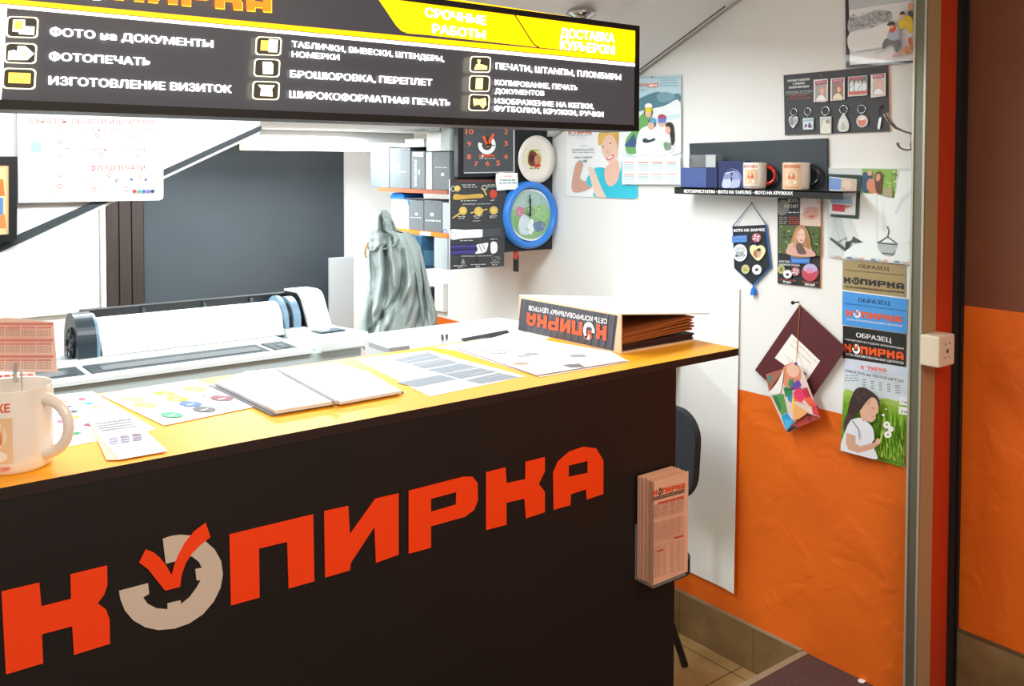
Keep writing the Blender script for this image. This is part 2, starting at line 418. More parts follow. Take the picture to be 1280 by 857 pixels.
# customer side wall beyond the opening
X2 = 2.672; z1 = 1.314
b = MB()
b.add([(X2, YJ+.02, 0), (X2, -2.4, 0), (X2, -2.4, z1), (X2, YJ+.02, z1)], [(0, 1, 2, 3)], 'plaster_orange')
b.add([(X2, YJ+.02, z1), (X2, -2.4, z1), (X2, -2.4, 2.9), (X2, YJ+.02, 2.9)], [(0, 1, 2, 3)], 'paint_brown')
b.box(X2+.001, X2+.1, -2.4, YJ+.02, 0, 2.9, 'plaster_white')
struct(b, 'wall_front')
b = MB(); b.box(X2-.012, X2, -2.4, YJ, FR, .355, 'tile'); b.box(X2-.013, X2, -2.4, YJ, .352, .358, 'grout'); struct(b, 'baseboard_front')
b = MB(); b.box(W+.093, X2-.001, YJ-.012, YJ+.02, FR, 2.75, 'black_rubber'); b.box(W+.11, W+.116, YJ-.02, YJ-.012, FR, 2.75, 'black_plastic'); struct(b, 'trim_6')
# boundary post: aluminium guide and beige casing
b = MB()
b.box(2.46, W, YJ, YJ+.036, FR, zc(YJ), 'beige_laminate')
b.box(2.455, 2.46, YJ, YJ+.036, FR, zc(YJ), 'aluminium')
b.box(2.451, 2.456, YJ-.001, YJ+.005, FR, zc(YJ), 'aluminium_edge')
b.box(2.451, 2.456, YJ+.031, YJ+.037, FR, zc(YJ), 'aluminium_edge')
struct(b, 'trim_7')

# ---------------- back of the stall
P42 = PY(BW-.012)
b = MB(); x0 = P42.P(180, 300).x; x1 = P42.P(430, 300).x
b.box(x0, x1, BW-.012, BW, .3, ZC-.002, 'board_grey'); o = b.build('wall_board', label='large dark grey board fixed on the back wall above the wide plotter', cat='board')
xa = P42.P(130, 300).x; xb = P42.P(177, 300).x; w3 = (xb-xa)/3
b = MB()
for i in range(3): b.box(xa+i*w3+.004, xa+(i+1)*w3-.002, BW-.045, BW, 0, ZC-.002, 'brown_plastic')
b.box(xa, xb, BW-.035, BW, 0, ZC-.002, 'black_plastic'); b.box(xa-.02, xa-.002, BW-.05, BW, 0, ZC-.002, 'white_plastic')
struct(b, 'trim_8')
b = MB(); b.box(P42.P(-60, 300).x, xa-.022, BW-.02, BW, P42.P(60, 394).z, ZC-.002, 'white_plastic')
struct(b, 'trim_9')
# white plank leaning at the corner
b = MB(); p0 = PY(4.05).P(410, 322); p1 = PY(4.05).P(447, 322)
b.box(p0.x, p0.x+.13, 4.03, 4.05, 0, p0.z, 'carton_light'); b.box(p0.x+.13, 2.34, 4.03, 4.06, 0, p0.z-.003, 'white_plastic')
b.build('white_panel', label='white and pale grey panel leaning on the back wall beside the dark board', cat='panel', bevel=.003)
# sloping stair side panel
PS = PY(2.93); b = MB()
pts = [PS.P(-260, 100), PS.P(-260, 425), PS.P(0, 303), PS.P(325, 160), PS.P(325, 143)]
for p in (pts[0], pts[4]): p.z = min(p.z, ZC+.01)
pts[0].z = ZC+.01; pts[4].z = ZC+.01
b.prism(pts, (0, .025, 0), 'white_plastic')
struct(b, 'trim_10')
b = MB()
q = [PS.P(-260, 423), PS.P(325, 157), PS.P(325, 163), PS.P(-260, 435)]
b.prism([p+V((0, -.012, 0)) for p in q], (0, .05, 0), 'board_grey')
q = [PS.P(-260, 435.5), PS.P(325, 163.5), PS.P(322, 168), PS.P(-260, 441)]
b.prism([p+V((0, -.008, 0)) for p in q], (0, .04, 0), 'white_plastic')
struct(b, 'trim_11')

# fluorescent lamp at the back
PL = PY(3.75); t = thing('fluorescent_lamp', PL.P(395, 180), 'long glowing fluorescent tube lamp under the low ceiling at the back', 'lamp')
a0 = PL.P(309, 181); a1 = PL.P(500, 187); zz = (a0.z+a1.z)/2
b = MB(); b.box(a0.x-.03, a1.x+.06, 3.72, 3.80, zz+.022, ZC, 'white_plastic'); b.build('housing', t, bevel=.004)
b = MB(); b.cyl((a0.x+.02, 3.75, zz), (a1.x+.05, 3.75, zz), .016, mt='tube_glow', seg=16); b.build('tube', t)
b = MB(); b.box(a0.x-.025, a0.x+.02, 3.73, 3.775, zz-.018, zz+.025, 'tube_end'); b.build('end_cap', t, bevel=.004)
# ceiling spot above the sign
p = V((2.0, 2.22, zc(2.22)))
t = thing('ceiling_spotlight', p, 'small ribbed glass spotlight on the sloping ceiling above the lit sign', 'lamp')
b = MB(); b.lathe(p, [(0, 0), (.05, 0), (.05, -.012), (.03, -.02), (.03, -.035)], mt='chrome', seg=24); b.build('base', t)
b = MB(); b.lathe(p, [(.03, -.03), (.042, -.035), (.046, -.06), (.04, -.085), (.0, -.09)], mt='acrylic', seg=24); b.build('glass_shade', t)

# ================================================================== COUNTER
t = thing('counter', (.6, D, FR), 'black fronted service counter with orange top and large company lettering', 'counter')
XE = _cf.P(845, 600).x; XR = 1.653; BK = 1.735
b = MB(); b.box(-.7, XE, D+.002, D+.02, FR, ZT-.016, 'counter_front'); b.build('front_panel', t)
b = MB(); b.box(XE-.018, XE-.0005, D+.0205, BK-.08, 0.0, ZT-.0165, 'counter_front'); b.build('side_panel', t)
b = MB(); b.box(-.7, XR, D, BK, ZT-.016, ZT-.0005, 'edge_dark')
b.add([(-.7, D, ZT), (XR, D, ZT), (XR, BK, ZT), (-.7, BK, ZT)], [(0, 1, 2, 3)], 'counter_orange')
b.build('countertop', t)
b = MB(); b.box(-.7, XE-.019, D+.0205, BK-.1, .75, .768, 'counter_front'); b.build('inner_shelf', t)
names = ['letter', 'logo_ring', 'check_mark', 'letter', 'letter', 'letter', 'letter', 'letter']
for (k, pts), nm in zip(_RAW, names):
    pl = PY(D-.0012 if k == 'c' else D-.0004)
    b = MB(); b.prism([pl.P(*p) for p in pts], (0, .0012 if k != 'c' else .0008, 0), 'vinyl_grey' if k == 'o' else 'vinyl_orange', back=False)
    o = b.build(nm, t)
    if k == 'o': o['label'] = 'grey open ring with notches'
    if k == 'c': o['label'] = 'orange check mark inside the ring'

# ---------------- big mug with card clip
def mug(loc, r, h, handle_dir, inner='ceramic', hmat='ceramic', label='', group=None, art=None, taper=1.0, hr=None, name='mug'):
    loc = V(loc); t = thing(name, loc, label, 'mug', group)
    b = MB(); b.lathe(loc, [(0, 0), (r*.86, 0), (r*.93, .003), (r*.97, h*.06), (r, h*.15), (r*taper, h*.985), (r*taper*.985, h), (r*taper*.95, h*.985), (r*.93, h*.1), (0, h*.07)], mt='ceramic')
    if art: art(b)
    b.build('body', t)
    d = V((math.cos(handle_dir), math.sin(handle_dir), 0)); hh = hr or h*.3; b = MB(); pts = []
    for i in range(15):
        a = -math.pi/2+math.pi*i/14
        pts.append(loc+d*(r*.96+math.cos(a)*h*.33)+V((0, 0, h*.52+math.sin(a)*h*.33)))
    b.tube(pts, [h*.075-h*.012*math.sin(math.pi*i/14) for i in range(15)], hmat, 12); b.build('handle', t)
    return t
def wrap(b, c, r, a0, a1, z0, z1, col, mt='print', lift=.0006, n=12):
    vs = []; r = r+lift
    for i in range(n+1):
        a = a0+(a1-a0)*i/n
        vs += [(c[0]+r*math.cos(a), c[1]+r*math.sin(a), z0), (c[0]+r*math.cos(a), c[1]+r*math.sin(a), z1)]
    b.add(vs, [(2*i, 2*i+2, 2*i+3, 2*i+1) for i in range(n)], mt, col, True)
def wrap_text(b, c, r, s, a0, a1, z0, h, col, lift=.0008):
    vs, fs = glyphs(s, .02); x0 = min(v[0] for v in vs); x1 = max(v[0] for v in vs)
    b.add([(c[0]+(r+lift)*math.cos(a0+(a1-a0)*(x-x0)/(x1-x0)), c[1]+(r+lift)*math.sin(a0+(a1-a0)*(x-x0)/(x1-x0)), z0+h*y/.73) for x, y in vs], fs, 'print', col)
def baby_patch(b, c, r, am, wA, z0, z1):
    """photo of a baby's face printed round the mug: a pale card with rosy cheeks"""
    wrap(b, c, r, am-wA, am+wA, z0, z1, 'E8C7A0', lift=.0004)
    def el(a, z, ra, rz, col, L):
        vs = [(c[0]+(r+L)*math.cos(a+ra*math.cos(q)), c[1]+(r+L)*math.sin(a+ra*math.cos(q)), z+rz*math.sin(q)) for q in [2*math.pi*i/18 for i in range(18)]]
        b.add(vs, [list(range(18))], 'print', col)
    H = z1-z0
    el(am, z0+H*.62, wA*.72, H*.34, 'F4E2CC', .0005); el(am, z0+H*.56, wA*.52, H*.27, 'DE9C70', .0007)
    el(am+wA*.28, z0+H*.48, wA*.17, H*.09, 'E0604A', .0009); el(am-wA*.28, z0+H*.48, wA*.17, H*.09, 'E0604A', .0009)
    el(am, z0+H*.42, wA*.12, H*.03, 'A83C30', .0010); el(am+wA*.2, z0+H*.64, wA*.06, H*.025, '3A2418', .0010); el(am-wA*.2, z0+H*.64, wA*.06, H*.025, '3A2418', .0010)
    el(am, z0+H*.16, wA*.75, H*.15, 'F2EEE6', .0008)
PT = PZ(ZT)
mr = .049; mh = .112
mc = PT.P(18, 594); _h = (mc-CAM); _h.z = 0; _h.normalize(); mc = V((mc.x+_h.x*mr*.9, mc.y+_h.y*mr*.9, ZT))
am = math.atan2(-mc.y, -mc.x)          # towards the camera
def big_art(b):
    baby_patch(b, mc, mr, am-.53, .5, ZT+.018, ZT+.078)
    wrap_text(b, mc, mr, 'НА КРУЖКЕ', am-1.6, am-.08, ZT+.086, .011, 'E2562A')
    wrap_text(b, mc, mr, 'СУПЕР ПОДАРОК К ЛЮБОМУ', am-1.6, am-.08, ZT+.009, .005, 'E2562A')
mug(mc, mr, mh, am+.88, label='large white photo mug holding a wire card clip, on the counter', art=big_art)
# clip and calendars
cp = mc+V((.012, .01, 0))
t = thing('card_clip', (cp.x, cp.y, ZT+.009), 'metal wire card clip standing in the large white mug', 'clip')
b = MB(); b.cyl((cp.x, cp.y, ZT+.009), (cp.x, cp.y, ZT+.125), .0012, mt='chrome', seg=10); b.build('wire', t)
pcl = Pl(cp+V((0, 0, 0)), (-math.cos(YAW), -math.sin(YAW), 0))
b = MB(); p0 = pcl.P(18, 484); k = V((math.cos(YAW), math.sin(YAW), 0))
b.prism([pcl.P(15.5, 478, .003), pcl.P(21.5, 478, .003), pcl.P(20, 454, .003), pcl.P(17, 454, .003)], k*.006, 'chrome'); b.build('clamp', t)
def cal_art(rows, x0, x1, y0, y1, c1='E0948A', c2='C0A098'):
    def f(a):
        n = rows; H = (y1-y0)/n
        for r in range(n):
            yy = y0+r*H
            a.rect(x0+1.5, yy+1, x1-1.5, yy+H*.22, c1)
            for c in range(4):
                cx = x0+2+(x1-x0-4)*c/4; w = (x1-x0-4)/4-1.6
                a.rect(cx, yy+H*.3, cx+w, yy+H*.42, c1)
                for q in range(5):
                    for d in range(6): a.rect(cx+w*d/6, yy+H*(.48+.09*q), cx+w*d/6+w/9, yy+H*(.53+.09*q), c2)
    return f
panel('pocket_calendar', pcl, cr([(-15, 401), (60, 402), (66.5, 405), (68, 420), (71, 460), (68, 465), (0, 464), (-16, 463)], 3), .0006, 'FADCD0', 'pink pocket calendar card held upright in the wire clip above the large mug', 'calendar', art=cal_art(3, -14, 68, 402, 463))
# second clip and white price cards behind the mug
cq = V((mc.x-.02, mc.y+.115, ZT)); t = thing('card_holder', cq, 'small clear plastic card stand behind the large mug', 'holder')
b = MB(); b.box(cq.x-.06, cq.x+.03, cq.y-.012, cq.y+.02, ZT, ZT+.004, 'acrylic'); b.box(cq.x-.06, cq.x+.03, cq.y+.012, cq.y+.014, ZT+.004, ZT+.05, 'acrylic'); b.build('stand', t)
pc2 = PY(cq.y+.0)
def wart(a):
    for r in range(3):
        for c in range(5):
            a.rect(-4+c*9.5, 469+r*5-c*.35, 3+c*9.5, 471+r*5-c*.35, 'E04A3C'); a.rect(-4+c*9.5, 472+r*5-c*.35, 3+c*9.5, 473+r*5-c*.35, 'A8A8B0')
panel('price_card', pc2, [(-10, 470), (44, 464), (47, 500), (-10, 505)], .0008, 'F4F4F4', 'white price card with red headings standing behind the large mug', 'card', art=wart)

# ---------------- papers on the counter
def sheet(name, quad, col, label, cat, lift=.0003, art=None, t=.0003):
    pl = PZ(ZT+lift+t); mb = MB(); mb.prism([pl.P(*q) for q in quad], (0, 0, -t), 'print', 'print', col, col)
    a = Art(mb, pl, .00005); a.STEP = .00006
    if art: art(a)
    return mb.build(name, None, label, cat)
c3 = lambda *p: cc(80, 440, 5.12, p)
def dia(a):
    S = [((115,300),'E8506A'),((158,327),'40A0A8'),((202,355),'A8B070'),((250,386),'F0A0C8'),((22,347),'6060D0'),((60,378),'506080'),((72,416),'F0C840'),((40,482),'C03850'),((78,518),'3C9A60'),((155,462),'B04070'),((-10,318),'F09060'),((-12,395),'60B0E0'),((-20,440),'E070A0')]
    for (x, y), col in S:
        a.poly(c3((x-36, y+4), (x-8, y-9), (x+36, y-5), (x+8, y+10)), col)
    a.scribble(82, 553, 116, 547, -1, .8, 'B0B0B0')
sheet('sample_sheet', c3((-210, 290), (180, 250), (590, 490), (480, 520), (-180, 640)), 'F6F6F8', 'white sheet of small coloured diamonds lying behind the large mug', 'paper', .0002, dia)
def ova(a):
    S = [((445,302),'C8C880'),((645,265),'B4B448'),((833,235),'B0B45C'),((518,337),'D4CC68'),((727,297),'C0AC48'),((922,264),'A8ACB4'),((1010,294),'8A4A58'),((810,330),'5078D8'),((898,364),'606468'),((690,400),'58B088')]
    for (x, y), col in S:
        a.poly([(80+(x+74*math.cos(t)+10*math.sin(t))/5.12, 440+(y+17*math.sin(t))/5.12) for t in [2*math.pi*i/20 for i in range(20)]], col)
        a.poly(c3((x-30, y+10), (x-12, y+2), (x+6, y), (x+30, y-10), (x+12, y+3), (x-4, y+6)), 'F4F4F4')
sheet('sample_sheet', c3((225, 268), (430, 235), (850, 172), (1215, 350), (640, 468)), 'F8F8F8', 'white sheet of oval emblem samples beside the open album', 'paper', .0012, ova)
def slip(a):
    for i in range(3):
        for r in range(3): a.poly(c3((285+i*75, 555+r*14-i*12), (345+i*75, 548+r*14-i*12), (350+i*75, 556+r*14-i*12), (292+i*75, 564+r*14-i*12)), '8C84A0')
        a.poly(c3((280+i*75, 548-i*12), (335+i*75, 541-i*12), (337+i*75, 545-i*12), (282+i*75, 552-i*12)), 'B87888')
    for r in range(4): a.poly(c3((200+r*12, 455+r*14), (430+r*12, 425+r*14), (432+r*12, 429+r*14), (202+r*12, 460+r*14)), 'A0A6B2')
    for i in range(8): a.poly(c3((185+i*32, 440-i*3.4), (200+i*32, 438-i*3.4), (206+i*32, 446-i*3.4), (190+i*32, 448-i*3.4)), 'B0B8C0')
sheet('leaflet_slip', c3((175, 480), (430, 440), (640, 640), (350, 688), (272, 690)), 'F2C8A8', 'narrow peach leaflet showing under the white leaflet near the mug', 'paper', .0018)
sheet('leaflet_slip', c3((160, 455), (425, 410), (662, 630), (350, 688)), 'EEF0F4', 'narrow white leaflet lying on a peach one near the mug', 'paper', .0026, slip)
def gre(a):
    c2 = lambda *p: cc(440, 400, 4.923, p)
    G = '868E98'
    for q in (((240,245),(470,198),(560,232),(350,268)), ((358,272),(568,235),(662,262),(445,300)), ((455,304),(672,265),(785,290),(560,330)), ((560,332),(790,293),(900,318),(668,362)), ((690,370),(905,322),(1035,350),(790,392)), ((275,385),(540,335),(655,362),(395,412))): a.poly(c2(*q), G)
    for i in range(6): a.line(*c2((290+i*110, 262+i*18), (480+i*110, 222+i*18)), .4, 'C8CED4')
    a.disc(*c2((385, 428))[0], 1, .6, 'C07060'); a.disc(*c2((195, 372))[0], 1, .6, 'C07060')
sheet('sample_sheet', cc(440, 400, 4.923, [(20, 240), (470, 185), (1065, 345), (480, 468)]), 'FAFAFA', 'white sheet with grey plate samples between the album and the large leaflets', 'paper', .0004, gre)
def bigart(a):
    c2 = lambda *p: cc(440, 400, 4.923, p)
    for x, y, rx, ry in ((1105, 208, 48, 9), (1560, 175, 10, 3)): a.disc(*c2((x, y))[0], rx/4.9, ry/4.9, '8A8E96')
    a.disc(784.5-62, 444.5, 11, 2, '8A8E96'); a.poly([(645, 444), (668, 441), (664, 445), (650, 447)], 'A09A98')
    a.poly(cc(440, 330, 2.783, [(728, 350), (790, 345), (812, 358), (760, 360)]), '6A6466')
    a.blob(cc(440, 330, 2.783, [(555, 347), (590, 340), (620, 346), (590, 350)]), 'B09070')
    a.text('РЕКЛАМА', (608, 434), (636, 431), 2.2, '66666C'); a.scribble(597, 439, 640, 438, -2, 1, '90909A'); a.scribble(612, 442, 634, 441, -1, 1, '90909A')
sheet('leaflet', [(542, 434), (606, 423.5), (660, 414.5), (690, 420), (640, 447)], 'F6F2F0', 'white sheet peeking out under the large leaflet beside the ring binder', 'paper', .0003)
sheet('leaflet', [(563, 436), (640, 418), (764, 439), (787, 452), (675, 471)], 'F0E6E0', 'lower large white leaflet of the two stacked in front of the binder', 'paper', .0008)
sheet('leaflet', [(566, 433), (650, 417), (785, 450), (671, 468.5)], 'FAF8F8', 'upper large white leaflet with grey pictures in front of the binder', 'paper', .0035, bigart)
sheet('sample_sheet', [(606, 425), (634, 416.5), (668, 421), (640, 430)], 'E4EAEC', 'pale sheet with a grey strip lying at the binder foot, partly under the leaflets', 'paper', .0006, lambda a: a.poly([(614, 424), (634, 418.5), (658, 422), (638, 427)], 'A0A8B0'))

# open business card album
c5 = lambda *p: cc(250, 350, 4.129, p)
t = thing('card_album', PT.P(390, 490), 'open grey album with clear sleeves lying on the orange counter', 'album')
pl = PZ(ZT+.0035); b = MB(); b.prism([pl.P(*q) for q in c5((45, 540), (370, 694), (735, 625), (1052, 575), (800, 480), (420, 462))], (0, 0, -.0028), 'folder_dark', 'folder_dark'); b.mb = None
MATS_c = mat('album_cover', (120, 122, 128), .4)
b = MB(); b.prism([pl.P(*q) for q in c5((45, 540), (370, 694), (735, 625), (1052, 575), (800, 470), (420, 455))], (0, 0, -.0028), 'album_cover'); b.build('cover', t)
def page(q, h, col, art=None, arch=.004):
    pl = PZ(ZT+.004+h); mb = MB(); mb.prism([pl.P(*p) for p in q], (0, 0, -h), 'glossy_print', 'glossy_print', col, 'D0D2D8'); a = Art(mb, pl, .0001, 'glossy_print')
    if art: art(a)
    mb.build('page', t)
def lp(a):
    a.poly(c5((195, 530), (430, 480), (540, 530), (320, 585)), 'B0B0C0'); a.poly(c5((120, 520), (240, 478), (300, 470), (200, 520)), 'BCBCC8')
    a.line(*c5((330, 612), (575, 560)), .5, 'B8B8C4'); a.blob(c5((370, 632), (400, 618), (440, 622), (450, 635), (400, 640)), 'F0C890')
    a.line(*c5((195, 545), (375, 665)), .5, 'C4C6CC')
def rp(a):
    a.poly(c5((620, 515), (790, 488), (830, 492), (700, 520)), 'C8C8D2'); a.line(*c5((880, 515), (1000, 560)), .6, 'B0A8AC')
    a.line(*c5((640, 600), (900, 545)), .4, 'E0E0E6')
page(c5((80, 525), (240, 470), (400, 455), (700, 622), (390, 672)), .006, 'DCDCE2', lp)
page(c5((410, 455), (700, 430), (860, 470), (1040, 570), (720, 628)), .005, 'E8E8EC', rp)
b = MB(); q0 = PZ(ZT+.011).P(*c5((400, 460))[0]); q1 = PZ(ZT+.011).P(*c5((710, 630))[0]); b.tube([q0, q0.lerp(q1, .5), q1], .0035, 'carton_light', 8); b.build('spine', t)

# ring binder with brown boards
SX, SY0, SY1, SH = 1.396, 1.414, 1.772, .086
t = thing('ring_binder', ((SX+1.64)/2, (SY0+SY1)/2, ZT), 'large lever arch binder lying on the counter, company lettering upside down on its dark spine', 'binder')
b = MB(); b.box(SX, SX+.004, SY0, SY1, ZT+.0005, ZT+SH, 'cover_edge')
pl = PX(SX-.0003)
a = Art(b, pl, 0, 'print')
q = [(651.5, 373), (772, 394.5), (767, 438.5), (647.5, 412)]
a.poly(q, '55565E')
for i in range(14):
    f = (i+.5)/14; x0 = 651.5+120.5*f; y0 = 373+21.5*f; x1 = 647.5+119.5*f; y1 = 412+26.5*f
    a.line((x0, y0+1), (x1, y1-1), 2.2, '5C5F6A')
c7 = lambda *p: cc(640, 350, 8.533, p)
def flip(s, P0, P1, H, col, kind='text', **k):
    a.l += .0001; A = pl.P(*P0, a.l); B = pl.P(*P1, a.l); Hh = pl.P(*H, a.l)
    if kind == 'text':
        vs, fs = glyphs(s, .025); x0 = min(v[0] for v in vs); x1 = max(v[0] for v in vs)
        a.face([A+(B-A)*((x-x0)/(x1-x0))+(Hh-A)*(y/.73) for x, y in vs], col, fs)
    else:
        for kk, pts in LOGO:
            a.l += .0001; a.face([A+(B-A)*u+(Hh-A)*v for u, v in pts], {'l': 'E8603A', 'o': 'FFFFFF', 'c': 'E8603A'}[kk])
flip('СЕТЬ КОПИРОВАЛЬНЫХ ЦЕНТРОВ', *c7((1015, 415), (178, 270), (1012, 468)), 'F4F4F6')
flip('', *c7((1012, 490), (160, 342), (1002, 645)), None, 'logo')
b.build('spine', t)
b = MB(); b.prism([(SX, SY0, ZT+SH), (1.70, SY0+.01, ZT+SH-.030), (1.70, SY1-.01, ZT+SH-.030), (SX, SY1, ZT+SH)], (0, 0, .003), 'paper', 'paper'); o = b.build('upper_cover', t)
b = MB(); b.box(SX+.004, 1.64, SY0, SY1, ZT+.0004, ZT+.0035, 'cover_edge'); b.build('lower_cover', t)
for _q in (.1, .2):
    b = MB(); b.tube([(SX+.06, SY0+_q, ZT+.004), (SX+.055, SY0+_q, ZT+.05), (SX+.075, SY0+_q, ZT+.068), (SX+.1, SY0+_q, ZT+.055), (SX+.1, SY0+_q, ZT+.04)], .0018, 'chrome', 8); b.build('ring', t)
for i in range(8):
    h0 = ZT+.0045+i*.0048; h1 = h0+.0041; jt = random.uniform(-.004, .004); mt = 'folder_dark' if i < 3 else 'folder_brown'; rise = .0+ .0022*i
    b = MB(); x0 = SX+.012+.003*(i % 2); x1 = 1.642+jt; n = 8
    top = []; bot = []
    for k in range(n+1):
        f = k/n; x = x0+(x1-x0)*f; dz = rise*(f*f*(3-2*f)) if i > 2 else 0
        top.append((x, h1+dz)); bot.append((x, h0+dz))
    out = [V((x, SY0+.006+abs(jt), z)) for x, z in bot+top[::-1]]
    b.prism(out, (0, SY1-SY0-.02, 0), mt)
    lab = ['dark', 'brown'][i > 2]+' sleeve board inside the ring binder'
    o = b.build('sleeve', t)

# price leaflets in a pocket on the counter front
pf = PY(D-.047)
t = thing('leaflet_pocket', (1.44, D-.02, .72), 'clear plastic leaflet pocket fixed at the right end of the counter front', 'holder')
A = pf.P(815, 732); B = pf.P(858, 592); x0, x1 = A.x+.002, pf.P(858, 660).x; z0 = A.z; z1 = z0+.21; 
b = MB(); b.box(x0-.002, XE-.001, D-.001, D+.001, z0-.004, z0+.11, 'acrylic'); b.box(x0-.002, x1-.004, D-.05, D-.001, z0-.004, z0-.0015, 'acrylic'); b.build('pocket', t)
nL = 10
for i in range(nL):
    f = i/(nL-1); y1_ = D-.0035-f*.0425; jx = random.uniform(-.0015, .0015)+(.0 if i == nL-1 else .001); jz = random.uniform(-.001, .002)
    pp = PY(y1_-.0028) if i == nL-1 else None
    b = MB(); b.box(x0+jx, x1+jx+(.003 if i % 3 == 0 else 0), y1_-.0032, y1_, z0+jz, z1+jz, 'pink_paper')
    if i == nL-1:
        pl_ = PY(y1_-.0033); a = Art(b, pl_, 0, 'print'); ce = lambda *p: cc(790, 580, 5.19, p)
        a.logo(*ce((137, 208), (343, 155), (139, 170)), c1='D8481E', c2='3A2A20', c3='3A2A20')
        a.poly(ce((138, 215), (340, 160), (340, 182), (138, 237)), '4A3428')
        a.text('СЕТЬ КОПИРОВАЛЬНЫХ ЦЕНТРОВ', *ce((142, 231), (336, 178)), 2.2, 'E8B090')
        for y, xa, xb in ((247, 170, 338), (555, 165, 205), (500, 275, 338)): a.poly(ce((xa, y-(xa-140)*.26+8), (xb, y-(xb-140)*.26+8), (xb, y-(xb-140)*.26+18), (xa, y-(xa-140)*.26+18)), 'D04A30')
        for r in range(46):
            y = 268+r*10.2
            if 31 < r-0 < 0: continue
            for xa, xb in ((142, 190), (196, 240), (246, 285), (291, 315), (320, 338)):
                if r in (9, 10, 24, 25) : continue
                if r > 26 and xa in (196, 246): xb -= 18
                a.poly(ce((xa, y-(xa-140)*.26), (xb, y-(xb-140)*.26), (xb, y-(xb-140)*.26+3.4), (xa, y-(xa-140)*.26+3.4)), 'B07E66' if r % 3 else '9A6A58')
        lb = 'frontmost printed pink price leaflet in the pocket on the counter front'; gr = None
    else: lb = 'pink price leaflet stacked behind the printed front one on the counter front'
    b.build('price_leaflet', None, lb, 'leaflet', 'pink price leaflets on the counter front')
# ================================================================== WIDE PLOTTER
PYF = 2.70
pf_ = PY(PYF); zf = pf_.P(453, 433).z                       # lower edge of the white lip
XR_ = pf_.P(453, 433).x; XL_ = .26
t = thing('plotter', ((XL_+XR_)/2, 2.95, 0), 'wide white and grey roll printer standing behind the counter with a white paper roll', 'printer')
def ext(b, prof, x0, x1, mt):
    """profile (y, z) pushed along x"""
    b.prism([V((x0, y, z)) for y, z in prof], (x1-x0, 0, 0), mt)
zl = pf_.P(100, 472).z                                       # top of the lip
zl = zf+.012
b = MB(); ext(b, [(PYF+.01, .80), (PYF+.01, zf), (PYF+.5, zf), (PYF+.5, .80)], XL_, XR_, 'printer_grey'); b.build('front_panel', t, bevel=.006)
ytop = 2.98; ztop = PY(ytop).P(240, 435).z
b = MB(); ext(b, [(PYF, zf), (PYF, zl), (PYF+.02, zl+.008), (PYF+.03, zl), (PYF+.03, zf)], XL_, XR_-.18, 'printer_white'); b.build('lip', t)
zw = zl-.004
ext_ = lambda x0, x1, mt, y0, z0, y1, z1, th, nm: (lambda bb: (ext(bb, [(y0, z0), (y1, z1), (y1, z1-th), (y0, z0-th)], x0, x1, mt), bb.build(nm, t))[1])(MB())
ext_(XL_, XR_-.02, 'printer_grey', PYF+.03, zw, ytop, ztop, .03, 'deck')
# dark glass window, with crossbars
sl = (ztop-zw)/(ytop-PYF-.03)
def deck(b, x0, x1, f0, f1, th, mt, h=.004):
    ya = PYF+.03+(ytop-PYF-.03)*f0; yb = PYF+.03+(ytop-PYF-.03)*f1
    ext(b, [(ya, zw+sl*(ya-PYF-.03)+h), (yb, zw+sl*(yb-PYF-.03)+h), (yb, zw+sl*(yb-PYF-.03)+h-th), (ya, zw+sl*(ya-PYF-.03)+h-th)], x0, x1, mt)
xs = [XL_+.04, .62, .64, 1.17, 1.19, XR_-.2]
b = MB()
for k in (0, 2, 4): deck(b, xs[k], xs[k+1], .08, .66, .004, 'window_dark')
b.build('glass_window', t)
b = MB()
for k in (0, 2, 4): deck(b, xs[k]+.03, xs[k+1]-.02, .22, .48, .002, 'printer_dark', .0055)
b.build('carriage_slot', t)
b = MB(); deck(b, XL_, XR_-.19, .72, 1.0, .012, 'printer_white', .010); b.build('rear_strip', t)
# roll and hubs
YR = 3.06
pr_ = PY(YR-.05); ra = pr_.P(120, 400); rb = pr_.P(347, 380); rbt = pr_.P(235, 428)
zt_ = PY(YR).P(345, 380).z; rr = .072; zr = zt_-rr+.012
x0 = PY(YR-.04).P(121, 420).x; x1 = PY(YR-.04).P(349, 400).x
b = MB(); b.cyl((x0, YR, zr), (x1, YR, zr), rr, mt='paper', seg=48); o = b.build('paper_roll', t)
b = MB(); b.prism([(x0+.004, YR-rr*.96, zr+.02), (x1-.004, YR-rr*.96, zr+.02), (x1-.004, 2.965, ztop+.012), (x0+.004, 2.965, ztop+.012)], (0, .001, -.0004), 'paper'); b.build('paper_web', t)
def hub(xa, xb, r, mt, nm):
    b = MB(); prof = []
    n = 24; pts = []
    for i in range(n+1):
        a = math.pi*i/n; pts.append((YR-r*math.cos(a), zr+r*math.sin(a)))
    pts += [(YR+r, ztop-.03), (YR-r*1.05, ztop-.03)]
    ext(b, pts, xa, xb, mt); return b.build(nm, t, bevel=.004)
hl = PY(YR-.08).P(96, 430).x
hub(hl, x0-.012, rr+.022, 'printer_dark', 'roll_hub'); hub(x0-.026, x0-.002, rr+.016, 'printer_blue', 'roll_hub')
b = MB(); b.cyl((hl-.006, YR-.01, zr), (hl, YR-.01, zr), .05, mt='black_plastic', seg=24)
for i in range(6): b.cyl((hl-.012, YR-.01+.033*math.cos(i*1.047), zr+.033*math.sin(i*1.047)), (hl-.004, YR-.01+.033*math.cos(i*1.047), zr+.033*math.sin(i*1.047)), .01, mt='printer_dark', seg=12)
b.build('hub_face', t)
xr = PY(YR-.06).P(357, 400).x; hub(x1+.002, xr, rr+.018, 'printer_blue', 'roll_hub')
xr2 = PY(YR-.06).P(364, 400).x; hub(xr+.001, xr2, rr+.0, 'black_plastic', 'roll_hub')
